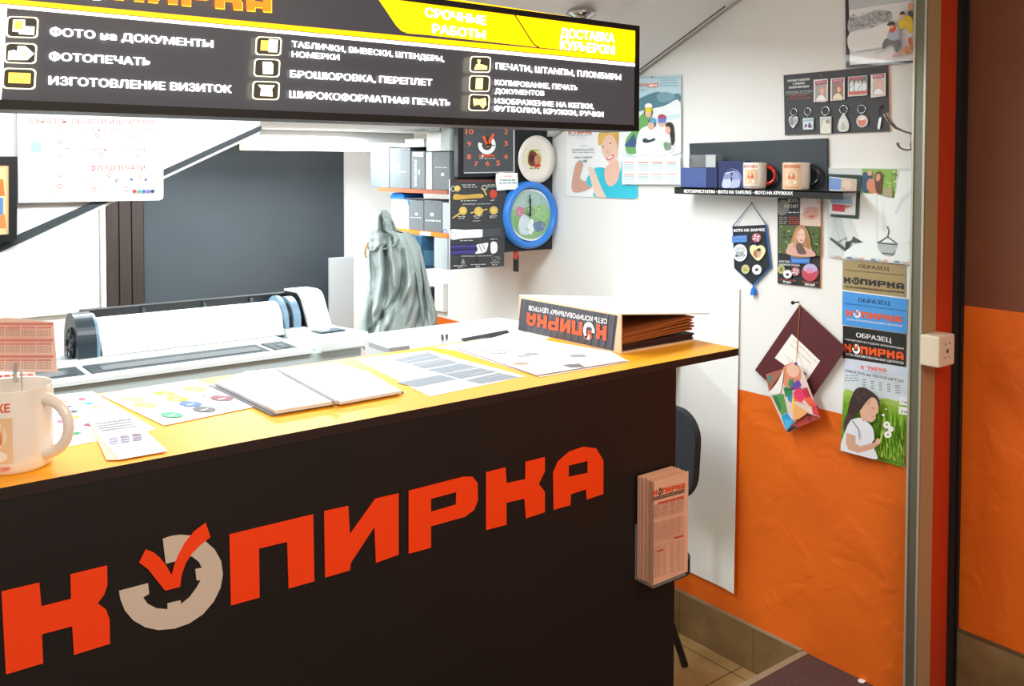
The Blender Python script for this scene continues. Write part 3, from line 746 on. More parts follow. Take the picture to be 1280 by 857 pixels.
xr3 = PY(YR-.06).P(373, 400).x; hub(xr2, xr3, rr+.012, 'printer_blue', 'roll_hub')
b = MB(); xr4 = PY(YR-.06).P(384, 400).x; b.cyl((xr3, YR, zr), (xr4+.02, YR, zr), rr*.8, mt='black_plastic', seg=30); b.build('spool_motor', t)
# dark lid bar behind the roll
b = MB(); zb = PY(YR+.09).P(260, 378).z+.012; b.box(hl+.05, xr4, YR+.085, YR+.12, zr-.06, zb, 'black_plastic')
for q in (.28, .62, .9): xx = x0+(x1-x0)*q; b.box(xx, xx+.012, YR+.07, YR+.086, zr, zb-.008, 'printer_dark')
b.build('rear_lid', t, bevel=.004)
# white right casing
b = MB(); xc0 = PY(YR-.05).P(377, 385).x; xc1 = xc0+.085
prof = [(YR-.125, ztop-.03), (YR-.12, ztop+.02), (YR-.05, zr+.085), (YR-.03, zr+.098), (YR, zr+.103), (YR+.10, zr+.10), (YR+.11, ztop-.03)]
ext(b, prof, xc0, xc1, 'printer_white'); b.build('end_casing', t, bevel=.012)
b = MB(); ext(b, [(y+(.01 if y < YR else -.01), z-.008) for y, z in prof], xc0-.004, xc0, 'black_plastic'); b.build('casing_side', t)
# control panel
b = MB(); zc_ = pf_.P(450, 412).z
prof = [(PYF-.01, zf-.002), (PYF-.012, zf+.035), (PYF+.0, zf+.048), (2.93, ztop+.028), (2.99, ztop+.03), (2.99, zf-.01)]
ext(b, prof, XR_-.155, XR_+.02, 'printer_white'); b.build('control_panel', t, bevel=.008)
s2 = (ztop+.028-zf-.048)/(2.93-PYF); b = MB()
def onp(x, y, h): return V((x, y, zf+.048+s2*(y-PYF)+h))
b.prism([onp(XR_-.115, 2.77, .006), onp(XR_-.025, 2.77, .006), onp(XR_-.025, 2.85, .006), onp(XR_-.115, 2.85, .006)], (0, 0, -.004), 'printer_dark')
b.prism([onp(XR_-.105, 2.78, .0066), onp(XR_-.035, 2.78, .0066), onp(XR_-.035, 2.84, .0066), onp(XR_-.105, 2.84, .0066)], (0, 0, -.001), 'screen'); b.build('screen', t)
b = MB()
for x in (XL_+.1, XR_-.15):
    b.box(x, x+.06, 2.9, 2.96, .04, .80, 'printer_grey'); b.box(x, x+.06, 2.68, 3.2, .0, .04, 'printer_grey')
b.box(XL_+.1, XR_-.1, 2.9, 2.94, .3, .36, 'printer_grey'); b.build('stand', t, bevel=.006)

# ================================================================== DESK AND SMALL PRINTER
YD = 2.28; pd = PY(YD); zdt = 1.05
t = thing('desk', (1.95, 2.6, 0), 'white desk behind the counter carrying the small white printer', 'desk')
b = MB(); b.box(1.50, 2.50, YD-.04, 2.60, zdt-.03, zdt, 'desk_white'); b.build('desktop', t, bevel=.003)
for x, y in ((1.52, YD), (2.44, YD), (1.52, 2.54), (2.44, 2.54)):
    b = MB(); b.box(x, x+.04, y, y+.04, 0, zdt-.03, 'aluminium'); b.build('leg', t)
t = thing('desktop_printer', (1.65, 2.5, zdt), 'small white printer with a black output slot on the desk behind the counter', 'printer')
xa = pd.P(512, 425).x; xb = xa+.50; zp = 1.1
zf5 = pd.P(560, 424).z; zk5 = PY(YD+.17).P(560, 408.5).z
prof = [(YD, zdt), (YD, zf5), (YD+.17, zk5), (YD+.24, zk5-.004), (YD+.27, zk5-.03), (YD+.27, zdt)]
b = MB(); b.prism([V((xa, y, z)) for y, z in prof], (xb-xa, 0, 0), 'printer_white'); b.build('body', t, bevel=.018)
zb5 = pd.P(500, 436).z; b = MB(); b.box(pd.P(486, 436).x, xa-.001, YD+.0, YD+.12, zb5-.008, zb5+.008, 'carton_light'); b.build('side_tray', t, bevel=.002)
b = MB(); a = Art(b, Pl((0, YD, zf5+.001), (0, -(zk5-zf5), .17)), 0, 'print'); a.poly([(575, 423), (634, 412), (637, 416), (580, 427)], '1C1E20'); a.poly([(636, 411), (648, 408), (650, 416), (638, 420)], 'C8D0D0')
a.poly([(551, 418), (554.5, 417.3), (555, 424), (551.5, 424.8)], '26282A'); a.poly([(556.5, 418), (560, 417), (560, 423), (557, 424)], '26282A')
b.build('output_slot', t)

# ================================================================== SHELVES WITH BOXES
XS = 2.004; YE = 2.98; pe = PY(YE)
px_ = PX(XS)
def shelf(pa, pb, mt, lab):
    A = px_.P(*pa); B = px_.P(*pb)
    b = MB(); y0 = YE+.022; y1 = A.y; 
    z_0 = z_1 = (A.z+B.z)/2; th = .016
    P = [V((XS, y0, z_0)), V((XS, y1, z_1)), V((XS, y1, z_1-th)), V((XS, y0, z_0-th))]
    b.prism(P, (W-.001-XS, 0, 0), mt)
    if 'lower' in lab: b.box(XS-.0015, XS, y0+.12, y0+.2, z_0-th, z_0-.001, 'paper')
    b.build('shelf', None, lab, 'shelf'); return y1, z_1, z_0
yt, zt1, zt0 = shelf((472, 234.5), (562, 238), 'shelf_brown', 'upper brown edged shelf full of grey cartons behind the sample board')
yl, zl1, zl0 = shelf((478, 283.5), (562, 292.5), 'shelf_orange', 'lower orange edged shelf holding grey boxes above the hanging jacket')
TOPZ = min(zt1, zt0); 
def zsh(y, z1, z0, y1): f = (y-YE)/(y1-YE); return z0+(z1-z0)*f
def carton(x0, x1, ytop, yD, dep, mt, lab, base, art=None):
    """carton whose face along the shelf front is seen from x0 to x1"""
    pl = PX(XS+.012+yD); A = pl.P(x0, ytop); B = pl.P(x1, ytop)
    b = MB(); b.box(XS+.012+yD, XS+.012+yD+dep, B.y+.001, A.y-.001, base, A.z, mt)
    if art: a = Art(b, pl, .0004); art(a)
    o = b.build('carton', None, lab, 'box', 'grey cartons on the wall shelves', bevel=.0015); return A.z
sq = lambda x, y, s, c='F0F0F0': (lambda a: (a.rect(x-s, y-s, x+s, y+s, c)))
zb1 = zt1+.0008
def sup(base): return base
# upper row (left to right); the shelf board is level enough to carry them at each place
E1 = max(zt1, zt0)+.0006; E2 = max(zl1, zl0)+.0006
E2 = max(zl1, zl0)+.0006
def row(*L):
    for a in L: carton(*a[:7], base=a[7], art=a[8] if len(a) > 8 else None)
row((463, 486.5, 184, 0.0, .2, 'carton_grey', 'grey carton with a white square label, first at the left end of the upper shelf', E1, lambda a: (a.poly([(468, 204), (476.5, 203.5), (477, 214.5), (468.5, 215)], 'F4F4F4'), a.poly([(471, 207), (474, 207), (474, 211), (471, 211)], '777B80'))),
    (487, 513, 185, 0.0, .2, 'carton_grey', 'grey carton with a tiny white emblem, second from the left end of the upper shelf', E1, lambda a: (a.rect(496, 206, 499, 210, 'D8DCE0'), a.scribble(488, 214.5, 508, 215.5, 1, 1.4, 'C0C4C8'))),
    (514, 531, 189, 0.0, .2, 'carton_grey', 'narrow grey carton with upright lettering on the upper shelf', E1, lambda a: (a.poly([(516, 190), (529, 190.5), (529, 196), (516, 195)], 'D0D4D6'), [a.rect(518, 200+i*3.4, 521, 202+i*3.4, 'E4E6E8') for i in range(10)], a.rect(523, 212, 525, 218, 'E0E2E4'))),
    (532, 540, 190, 0.0, .2, 'carton_light', 'slim pale grey carton between two darker ones on the upper shelf', E1),
    (541, 562, 190, 0.0, .2, 'carton_grey', 'grey carton next to the sample board on the upper shelf', E1, lambda a: (a.rect(551.5, 216, 555, 220, 'D0D4D8'), a.scribble(544, 209.5, 561, 210, .5, 1, 'B8BCC0'))),
    )
E3 = PX(XS+.012).P(520, 185).z+.004
b0 = PX(XS+.012).P(541, 190).z+.004
row((506, 530, 174, 0.0, .14, 'carton_silver', 'small silver carton lying on top of the narrow carton, upper shelf', E3),
    (533, 551, 165.5, 0.0, .12, 'carton_silver', 'shiny silver carton on the slim carton, upper shelf', b0))
row((533.5, 550, 153, 0.0, .12, 'carton_light', 'small light carton topmost over the shiny silver one, upper shelf', PX(XS+.012).P(533, 165.5).z+.0012),
    (551, 562, 152, 0.0, .14, 'carton_light', 'tall pale carton on top of the carton beside the square clock', PX(XS+.012).P(541, 190).z+.004))
row((489.5, 511, 249, 0.0, .2, 'carton_silver', 'silver white box with blue tape at the left of the lower shelf', E2, lambda a: a.poly([(509, 249), (511, 249), (511, 257), (509.5, 256)], '2870D0')),
    (511.5, 529.5, 250, 0.0, .2, 'carton_grey', 'small grey box second from the left on the lower shelf', E2, lambda a: (a.rect(519, 266, 522, 269, 'E8EAEC'), a.scribble(513, 272, 528, 272.5, .5, 1, 'C4C8CC'))),
    (530, 552.5, 250, 0.0, .2, 'carton_grey', 'grey box with a white emblem in the middle of the lower shelf', E2, lambda a: (a.rect(538, 266, 542, 270, 'EEF0F2'), a.scribble(532, 276, 551, 277, 1, 1.6, 'DADDE0'))),
    (553, 562, 253, 0.0, .2, 'carton_light', 'narrow pale box with a blue ring mark next to the sample board', E2, lambda a: a.ring(556, 289, 2.5, 3, .8, '2858C8')))
pl = PY(3.34)
b = MB(); b.prism([PX(XS+.02).P(*q) for q in ((488, 248.2), (488, 245), (491.5, 241), (499, 240.4), (504, 242), (505, 248.2))], (.1, 0, 0), 'tape_blue')
b.build('plastic_bag', None, 'crumpled bright blue plastic bag on the silver white box, lower shelf', 'bag', bevel=.004)
# hanging blue binder box under lower shelf
b = MB(); pl = PY(3.16); A = pl.P(527, 299); B = pl.P(556, 334); 
b.box(A.x, B.x, 3.16, 3.30, B.z, zl0-.0175, 'carton_blue'); a = Art(b, pl, .0004)
a.poly([(529, 312), (554, 315), (554, 333), (531, 331)], '4C86A6'); a.line((552.5, 300), (552.5, 334), 1.4, '9CC0D4')
b.build('storage_box', None, 'blue translucent box hanging below the lower shelf beside the jacket', 'box', bevel=.002)
b = MB(); A = PY(3.02).P(556.5, 299); B = PY(3.02).P(562, 336); b.box(A.x, B.x, 3.005, 3.1, B.z, zl0-.0175, 'carton_light'); b.build('bracket_board', None, 'pale upright board behind the left edge of the sample board', 'board')

# dark backing panel of the wall display, carries clocks and plate
b = MB(); A = pe.P(567, 172); B = pe.P(690, 311)
b.box(A.x+.02, W-.002, YE, YE+.018, B.z, ZC-.002, 'chair_fabric'); b.build('wall_panel', None, 'dark display panel across the shelf end behind the clocks and plate', 'panel')
# sample board of stamps
pb = PY(YE-.024)
def stamps(a):
    G, WH = 'D8B860', 'E8E8E8'; k = lambda *p: cc(550, 215, 6.59, p)
    a.poly(k((85, 50), (480, 60), (480, 85), (85, 75)), '4A3030'); a.text('ШТАМПЫ И ПЕЧАТИ', *k((135, 80), (450, 82)), 2, 'A04838')
    for x, y, r in ((143, 135, 25), (190, 318, 33), (318, 322, 36), (443, 315, 34)):
        a.disc(550+x/6.59, 215+y/6.59, r/6.59, r/6.59, 'E6C76A'); a.ring(550+x/6.59, 215+y/6.59, r*.75/6.59, r*.75/6.59, .5, 'B08E40')
    a.ring(550+110/6.59, 215+138/6.59, 3, 3.5, .6, WH); a.ring(550+365/6.59, 215+128/6.59, 3.4, 3.4, .8, WH)
    a.poly(k((100, 375), (165, 330), (172, 342), (105, 383)), G); a.poly(k((250, 332), (390, 300), (392, 308), (252, 342)), G); a.poly(k((350, 135), (362, 132), (388, 190), (378, 194)), G)
    a.disc(550+440/6.59, 215+180/6.59, 4.8, 5.4, 'C84838')
    a.blob(k((110, 195), (130, 180), (200, 188), (330, 178), (355, 188), (352, 210), (250, 218), (130, 228), (108, 215)), 'CFA94E')
    for i in range(9): a.line(k((140+i*22, 190))[0], k((140+i*22, 218))[0], .5, 'A98638')
    a.blob(k((85, 500), (100, 470), (200, 475), (345, 472), (352, 500), (345, 535), (200, 545), (105, 558), (88, 540)), 'F2F2F2'); a.ring(550+105/6.59, 215+525/6.59, 4, 4.5, .5, 'B8B8B8')
    a.poly(k((352, 470), (500, 458), (500, 525), (350, 538)), '4A4E52')
    a.poly(k((80, 598), (305, 592), (300, 635), (80, 640)), '332E66'); a.poly(k((80, 648), (300, 638), (300, 672), (78, 678)), '443C86'); a.poly(k((80, 612), (300, 605), (300, 610), (80, 618)), '6A64A8')
    a.blob(k((300, 600), (340, 590), (395, 582), (390, 625), (370, 660), (290, 672), (310, 640)), 'ECECEC'); a.line(*k((320, 600), (350, 660)), .8, '55585C'); a.line(*k((350, 595), (370, 640)), .8, '55585C')
    a.blob(k((420, 580), (460, 575), (472, 600), (470, 650), (440, 672), (418, 655)), 'F0F0EE')
    for y, x0, x1 in ((262, 185, 420), (402, 270, 330), (690, 175, 430)): a.text('образцы оснасток' if y != 402 else 'печати', *k((x0, y+6), (x1, y+2)), 1.6, WH)
    for x, y, w in ((180, 110, 120), (190, 128, 115), (390, 110, 80), (390, 124, 75), (170, 240, 130), (145, 370, 75), (275, 366, 75), (410, 366, 60), (155, 385, 45), (285, 381, 45), (410, 378, 45), (110, 775, 105), (255, 765, 120), (415, 750, 75), (145, 790, 40), (295, 780, 40), (430, 768, 40), (165, 568, 105), (415, 556, 55), (415, 236, 35)):
        a.scribble(550+x/6.59, 215+y/6.59, 550+(x+w)/6.59, 215+y/6.59, -.4, 1, 'C8C8C8')
    a.ring(550+190/6.59, 215+745/6.59, 2.2, 3.5, .6, '98989C'); a.poly(k((183, 715), (196, 715), (205, 755), (175, 755)), '8C8C90'); a.poly(k((300, 700), (312, 700), (325, 745), (292, 748)), '2C2C30')
    a.ring(550+462/6.59, 215+715/6.59, 5.2, 3, .5, 'A0A0A4'); a.line(*k((440, 735), (490, 695)), .6, 'A0A0A4')
panel('stamp_sample_board', pb, [(562.5, 224), (633, 224.5), (630, 332.5), (562.5, 337)], .006, '3C3E42', 'black board of stamp and seal samples with brass handles below the square clock', 'board', side='E8E8E8', art=stamps)
# square clock
pk = PY(YE-.03)
t = thing('wall_clock', pk.P(610, 221), 'square dark clock with orange numerals in a black frame on the display panel', 'clock')
b = MB()
q = [pk.P(572.5, 146), pk.P(649, 146), pk.P(648, 219), pk.P(572.5, 222)]
b.prism(q, (0, .028, 0), 'black_plastic'); b.build('frame', t, bevel=.003)
b = MB(); pk2 = PY(YE-.032); b.prism([pk2.P(579.5, 148), pk2.P(643, 148), pk2.P(643, 215.5), pk2.P(579.5, 217)], (0, .0015, 0), 'print', 'print', '4A4E54', '4A4E54')
a = Art(b, pk2, .0004); a.line((642.5, 150), (642.5, 215), 1.4, 'D8DCE0'); a.line((580, 216), (643, 214.8), 1.2, 'C0C4C8')
k6 = lambda x, y: (440+x/4.08, 140+y/4.08)
for n_, x, y in (('12', 692, 78), ('1', 742, 76), ('2', 786, 112), ('3', 784, 172), ('4', 784, 240), ('5', 745, 272), ('6', 691, 274), ('7', 633, 276), ('8', 597, 240), ('9', 597, 175), ('10', 600, 112), ('11', 638, 78)):
    c = k6(x, y); w = 2.3 if len(n_) == 1 else 4.6
    if n_ == '1': w = 1.2
    a.text(n_, (c[0]-w, c[1]), (c[0]+w, c[1]), 6.6, 'E87850', .03)
c = k6(688, 168)
a.poly([(c[0]+r*math.cos(q), c[1]+r*1.05*math.sin(q)) for r, qs in ((11, range(-6, 33)), (6.2, range(32, -7, -1))) for q in [math.radians(-20+i*6.8) for i in qs]], 'F4F4F4')
a.poly([(c[0]-6, c[1]-10), (c[0]-3, c[1]-12), (c[0], c[1]-3), (c[0]+7, c[1]-15), (c[0]+10, c[1]-13), (c[0]+1, c[1]+4)], 'E8603A')
a.logo((599, 196.5), (618.5, 196), (599, 193), c1='E8603A', c2='FFFFFF'); a.scribble(599, 198.5, 619, 198, 0, 1, 'C8C8C8')
b.build('dial', t)
b = MB(); a = Art(b, PY(YE-.0355), 0); a.line((609.5, 170), (610.5, 182), 1, '101214'); a.line((609, 180), (619, 182), 1, '101214'); a.disc(609.7, 181, 1.4, 1.4, '101214'); b.build('hands', t)
# note
pn = PY(YE-.036)
def note(a):
    a.text('ЧАСЫ', (629, 221.3), (640, 221), 2, 'E87060'); a.scribble(625.5, 225.8, 644, 225, 0, 1.5, '6AA0A0'); a.scribble(624, 229.5, 646, 228, -.6, 1.3, '70A4A4')
panel('note_card', pn, cr([(620, 217), (633, 216), (646, 216), (647, 218), (647.5, 235), (646.5, 236.5), (634, 237), (622.5, 238), (621, 236)], 2), .0008, 'F6F8F8', 'small white note with red and green writing taped under the square clock', 'note', art=note)
# plate
pp = PY(YE-.03); c = pp.P(670.5, 199); r = (pp.P(694, 199)-c).length; t = thing('souvenir_plate', c, 'round white photo plate on the display panel above the blue clock', 'plate')
rz = (pp.P(670.5, 170.5)-pp.P(670.5, 228)).length/2; r = (r+rz)/2
b = MB(); b.lathe(c+V((0, .012, 0)), [(0, -.004), (r*.6, -.004), (r*.7, -.008), (r, -.018), (r*.99, -.013), (r*.66, .012), (0, .014)][::-1], (0, 1, 0), 'ceramic'); b.build('dish', t)
b = MB(); a = Art(b, PY(c.y+.0075-.0005), 0); 
a.disc(667.5, 198, 11.5, 13.5, 'F0F0D8', 30); a.disc(667.5, 198, 10.3, 12.2, 'D8DC98', 30)
a.blob([(660, 200), (661, 192), (664, 188), (668, 189), (672, 193), (675, 197), (673, 204), (666, 208), (661, 205)], '7C3A30'); a.blob([(668, 197), (673, 193), (676, 198), (674, 206), (669, 205)], 'C89070'); a.blob([(662, 196), (665, 192), (668, 197), (665, 203)], '4A2420')
a.text('ЛЮБИМЫМ', (661, 189), (674, 188.5), 2, '6A7838'); a.scribble(662, 211, 674, 211, 0, 1.2, '7A8838'); a.poly([(668, 206), (675, 204), (676, 208), (669, 210)], 'D84030'); b.build('photo_print', t)
# blue round clock
pc = PY(YE-.03); c = pc.P(663.3, 268.5); r = (((pc.P(698, 268)-pc.P(628.5, 268)).length)+(pc.P(663, 228)-pc.P(663, 309)).length)/4
t = thing('wall_clock', c, 'large round clock with a bright blue rim and a garden photo dial', 'clock')
b = MB(); b.lathe(c+V((0, .018, 0)), [(r*.78, -.012), (r*.8, -.03), (r*.88, -.036), (r*.97, -.028), (r, -.008), (r, .01), (0, .01)][::-1], (0, 1, 0), 'clock_blue', 64); b.build('rim', t)
dn = (0, -1, 0); b = MB()
pd_ = PY(c.y+.003); a = Art(b, pd_, 0); X0, Y0 = 663.3, 268.5
cp_ = [(X0+27.5*math.cos(q), Y0+32.5*math.sin(q)) for q in [2*math.pi*i/48 for i in range(48)]]
a.poly(cp_, 'F0F4F2'); a.poly([(X0+(x-X0)*.93, Y0+(y-Y0)*.93) for x, y in cp_], '8FB884')
def inside(pts, f=.93): return [(X0+(x-X0), Y0+(y-Y0)) for x, y in pts]
up = [(X0+25.4*math.cos(q), Y0+30*math.sin(q)) for q in [math.pi+math.pi*i/24 for i in range(25)]]
a.poly([(x, y) for x, y in up if y < 262]+[(X0+24, 262), (X0, 258), (X0-24, 262)], 'A8C4BC')
a.blob([(644, 270), (650, 262), (662, 266), (662, 282), (648, 290), (643, 280)], '7FA870'); a.blob([(668, 258), (680, 256), (686, 266), (682, 276), (672, 272)], '9CC888')
a.blob([(645, 262), (649, 258), (655, 261), (655, 268), (648, 271)], 'C88098'); a.blob([(651, 271), (657, 268), (662, 274), (662, 292), (651, 292), (648, 282)], 'CFDCE4'); a.blob([(661, 276), (666, 274), (668, 285), (664, 293), (660, 288)], 'E8F0F4'); a.blob([(666, 280), (676, 276), (682, 284), (672, 290)], '7088A8')
rnd = random.Random(3)
for i in range(60):
    q = rnd.uniform(0, 6.28); rr_ = rnd.uniform(.2, .9); x = X0+24*rr_*math.cos(q); y = Y0+29*rr_*math.sin(q)
    a.disc(x, y, .8, .8, rnd.choice(['C8E0C0', '6F9A60', 'E8C8D8', 'B8D8A8', 'F4F0F8']), 6)
b.build('dial', t)
b = MB(); a = Art(b, PY(c.y-.006), 0); a.line((662.3, 243), (662.6, 270), 1.3, '26282A'); a.line((663.2, 248), (663, 270), 1.6, '1E2022'); a.line((657, 268), (663, 268.5), 1, '303234'); a.disc(662.8, 268.5, 1.5, 1.8, '18191A'); b.build('hands', t)
# tool hanging under the panel
pt = PY(YE+.006); A = pt.P(642.5, 311.5); B = pt.P(649, 341); xm = (A.x+B.x)/2
t = thing('cutter_knife', (xm, YE, B.z), 'red and black knife hanging point down below the display panel', 'knife')
b = MB(); b.prism([pt.P(*q) for q in ((643.5, 311.6), (648.5, 311.6), (648, 318), (646, 325), (643.2, 323))], (0, .008, 0), 'tool_red'); b.build('blade_guard', t)
b = MB(); b.prism([pt.P(*q) for q in ((643, 323), (646.2, 325), (648.5, 319), (648.3, 340), (643, 339))], (0, .008, 0), 'black_plastic'); b.build('handle', t)

# socket and clutter on the wall behind the jacket
pw = PX(W-.02); A = pw.P(545, 352); B = pw.P(556, 390)
b = MB(); b.box(W-.03, W-.001, min(A.y, B.y), max(A.y, B.y), B.z, A.z, 'white_plastic'); b.build('wall_box', None, 'tall white electrical box on the wall beside the hanging jacket', 'electrical box', bevel=.003)
A = pw.P(537, 358); B = pw.P(545, 388)
b = MB(); b.box(W-.04, W-.001, B.y+.004, A.y, B.z, A.z, 'black_rubber'); b.build('cable_box', None, 'dark adapter box on the wall between the jacket and white electrical box', 'adapter', bevel=.003)

# ================================================================== JACKET
JN = V((-math.cos(1.02), -math.sin(1.02), 0)); pj = Pl((1.90, 3.02, 1.3), JN)
JU = V((math.sin(1.02), -math.cos(1.02), 0))
t = thing('jacket', pj.P(490, 437), 'crumpled grey jacket hanging from the lower shelf by its collar', 'jacket')
def cloth(outline, depth, waves, nu=64, seed=0, thick=.05):
    """outline rows (y, xl, xr) in photo rows; waves (position, width, height, drift)"""
    b = MB(); rows = []
    ys = [r[0] for r in outline]
    M = 90
    for j in range(M+1):
        y = ys[0]+(ys[-1]-ys[0])*j/M; k = 0
        while k < len(ys)-2 and ys[k+1] < y: k += 1
        f = (y-ys[k])/(ys[k+1]-ys[k]); f = max(0, min(1, f)); f = f*f*(3-2*f)*.5+f*.5
        xl = outline[k][1]+(outline[k+1][1]-outline[k][1])*f; xr = outline[k][2]+(outline[k+1][2]-outline[k][2])*f
        rows.append((y, xl, xr, j/M))
    def dz(u, v):
        e = max(0, 1-(2*u-1)**2)**.5; d = depth*e
        for (p, w, h, dr, v0, v1) in waves:
            c = p+dr*(v-.5)+.02*math.sin(7*v+p*20); g = math.exp(-((u-c)/w)**2)
            env = min(1, max(0, (v-v0)/.12))*min(1, max(0, (v1-v)/.12)); d += 1.45*h*g*env*min(1, e*1.6)
        d += .005*math.sin(19*u+15*v+seed)*math.sin(17*v-9*u)*e+.0035*math.sin(31*u-22*v+seed)*math.sin(14*v+5*u)*e+.002*math.sin(60*u-23*v)*e
        return d
    vs = []
    for y, xl, xr, v in rows:
        for i in range(nu+1):
            u = i/nu; vs.append(pj.P(xl+(xr-xl)*u, y)+JN*(dz(u, v)))
    fs = [(j*(nu+1)+i, j*(nu+1)+i+1, (j+1)*(nu+1)+i+1, (j+1)*(nu+1)+i) for j in range(M) for i in range(nu)]
    b.add(vs, [f[::-1] for f in fs], 'fabric_grey', smooth=True)
    vb = []
    for y, xl, xr, v in rows:
        for i in range(nu+1):
            u = i/nu; e = max(0, 1-(2*u-1)**2)**.5; vb.append(pj.P(xl+(xr-xl)*u, y)-JN*(thick*e*.5))
    b.add(vb, fs, 'fabric_grey', smooth=True)
    b.add(vs[-(nu+1):]+vb[-(nu+1):], [(i, i+1, nu+2+i, nu+1+i) for i in range(nu)], 'fabric_grey')
    return b
ol = [(290, 468, 512), (300, 462, 519), (315, 460, 524), (335, 462, 527), (355, 459, 529), (375, 456, 528), (392, 452, 524), (402, 450, 521), (415, 449, 518), (430, 450, 514), (436, 454, 509), (438.5, 462, 503)]
b = cloth(ol, .055, [(.22, .05, .028, -.12, 0, .75), (.36, .035, -.03, .10, 0, .9), (.5, .06, .03, .05, 0, .55), (.62, .05, -.038, -.18, .05, .8), (.78, .07, .03, .12, 0, 1), (.12, .05, -.03, .15, .55, 1), (.3, .09, .03, .9, .55, 1), (.55, .05, -.03, -.9, .45, .95), (.7, .06, .03, -.8, .3, .8), (.15, .06, .03, .7, .7, 1.1), (.88, .05, -.02, -.1, .3, .9), (.45, .12, .012, -.3, .5, 1.1)])
b.build('body', t)
ol = [(296, 508, 519), (310, 510, 526), (325, 513, 530), (345, 516, 534), (365, 518, 539), (382, 520, 543.5), (395, 520, 546.5), (405, 519, 546), (411, 517, 542), (414, 517, 536)]
for r_ in (): pass
pj0 = pj; pj = Pl(V((1.90, 3.02, 1.3))-JN*.03, JN)
b = cloth(ol, .04, [(.3, .09, .03, .2, 0, 1), (.55, .08, -.03, -.3, .1, 1), (.8, .1, .02, .1, .2, 1)], nu=36, seed=2); b.build('sleeve', t)
ol = [(306, 459, 468), (320, 458.5, 470), (345, 459, 472), (370, 456, 472), (386, 455, 474), (392, 455, 476)]
b = cloth(ol, .035, [(.4, .12, .02, .2, 0, 1), (.7, .1, -.02, -.2, 0, 1)], nu=30, seed=4); b.build('sleeve', t)
pj = Pl(V((1.90, 3.02, 1.3))+JN*.012, JN)
ol = [(263, 474, 484), (270, 470, 489), (280, 467, 494), (287, 463, 497), (291, 460.5, 509), (297, 459, 514), (303, 458, 512), (308, 458.5, 499), (312, 460, 480)]
b = cloth(ol, .045, [(.25, .08, .03, .2, 0, 1), (.45, .06, -.03, .3, .1, 1), (.65, .07, .03, .1, .2, 1), (.85, .06, -.02, -.1, .2, 1)], nu=48, seed=5); b.build('hood', t)
pj = pj0
b = MB(); z0 = pj.P(462, 300, .04); b.tube([pj.P(460, 303, .03), pj.P(457.5, 310, .03), pj.P(456, 316, .025), pj.P(458, 322, .02)], .004, 'wood', 8); b.build('toggle', t)
b = MB(); h = pj.P(479, 266, -.01); b.cyl(h+V((0, 0, .0)), V((h.x, h.y, h.z+.012)), .003, mt='chrome', seg=10)
# ================================================================== CHAIR BEHIND THE COUNTER
XC_ = 2.27
t = thing('office_chair', (2.05, 2.2, 0), 'dark visitor chair behind the counter end, only its backrest edge and a leg showing', 'chair')
b = MB(); prof = []
def rr_(y0, y1, z0, z1, r, n=8):
    P = []
    for cy, cz, a0 in ((y1-r, z1-r, 0), (y0+r, z1-r, 90), (y0+r, z0+r, 180), (y1-r, z0+r, 270)):
        for i in range(n+1): a = math.radians(a0+90*i/n); P.append((cy+r*math.cos(a), cz+r*math.sin(a)))
    return P
def backpts(x): return [V((x+.03*((z-.5)/.4), y, z)) for y, z in rr_(1.975, 2.37, .60, .905, .10)]
b.prism(backpts(XC_), (.03, 0, 0), 'chair_fabric'); b.build('backrest', t, bevel=.01)
b = MB(); b.prism([V((x, y, .46)) for x, y in [(p[0]-.0, p[1]) for p in rr_(1.80, 2.26, 1.93, 2.37, .06)]], (0, 0, -.05), 'chair_fabric'); b.build('seat', t, bevel=.012)
for s, y in ((1, 2.07), (-1, 2.34)):
    b = MB(); b.tube([(1.86, y-.0, .40), (2.14, y, .405), (2.20, y, .38), (2.36, y, .008)], .0125, 'black_plastic', 12); b.build('leg', t)
    b = MB(); b.tube([(1.86, y, .40), (1.80, y, .36), (1.74, y, .008)], .0125, 'black_plastic', 12); b.build('leg', t)
    b = MB(); b.tube([(2.14, y, .41), (2.28, y, .43), (2.30, y, .50), (2.31, y, .70)], .011, 'black_plastic', 12); b.build('back_frame', t)

# ================================================================== RIGHT WALL
def RW(t_): return PX(W-t_)
# big white sheet hanging on the wall
pw = RW(.012); b = MB(); yr = pw.P(921, 560).y; zb = pw.P(915.5, 739.4).z; n = 24
vs = []
for j in range(13):
    for i in range(n+1):
        u = i/n; v = j/12; y = yr+u*.62; z = 1.30-(1.30-zb)*v
        lift = .004+.010*math.exp(-(u/.06)**2)*v+.006*math.sin(3.1*u+1)*v
        vs.append((W-lift-.002, y, z))
b.add(vs, [(j*(n+1)+i, j*(n+1)+i+1, (j+1)*(n+1)+i+1, (j+1)*(n+1)+i) for j in range(12) for i in range(n)], 'paper', smooth=True)
vs2 = [(x+.0012, y, z) for x, y, z in vs]
b.add(vs2, [((j+1)*(n+1)+i, (j+1)*(n+1)+i+1, j*(n+1)+i+1, j*(n+1)+i) for j in range(12) for i in range(n)], 'paper', smooth=True)
b.build('hanging_sheet', None, 'tall blank white sheet hanging on the wall beyond the counter end', 'sheet')

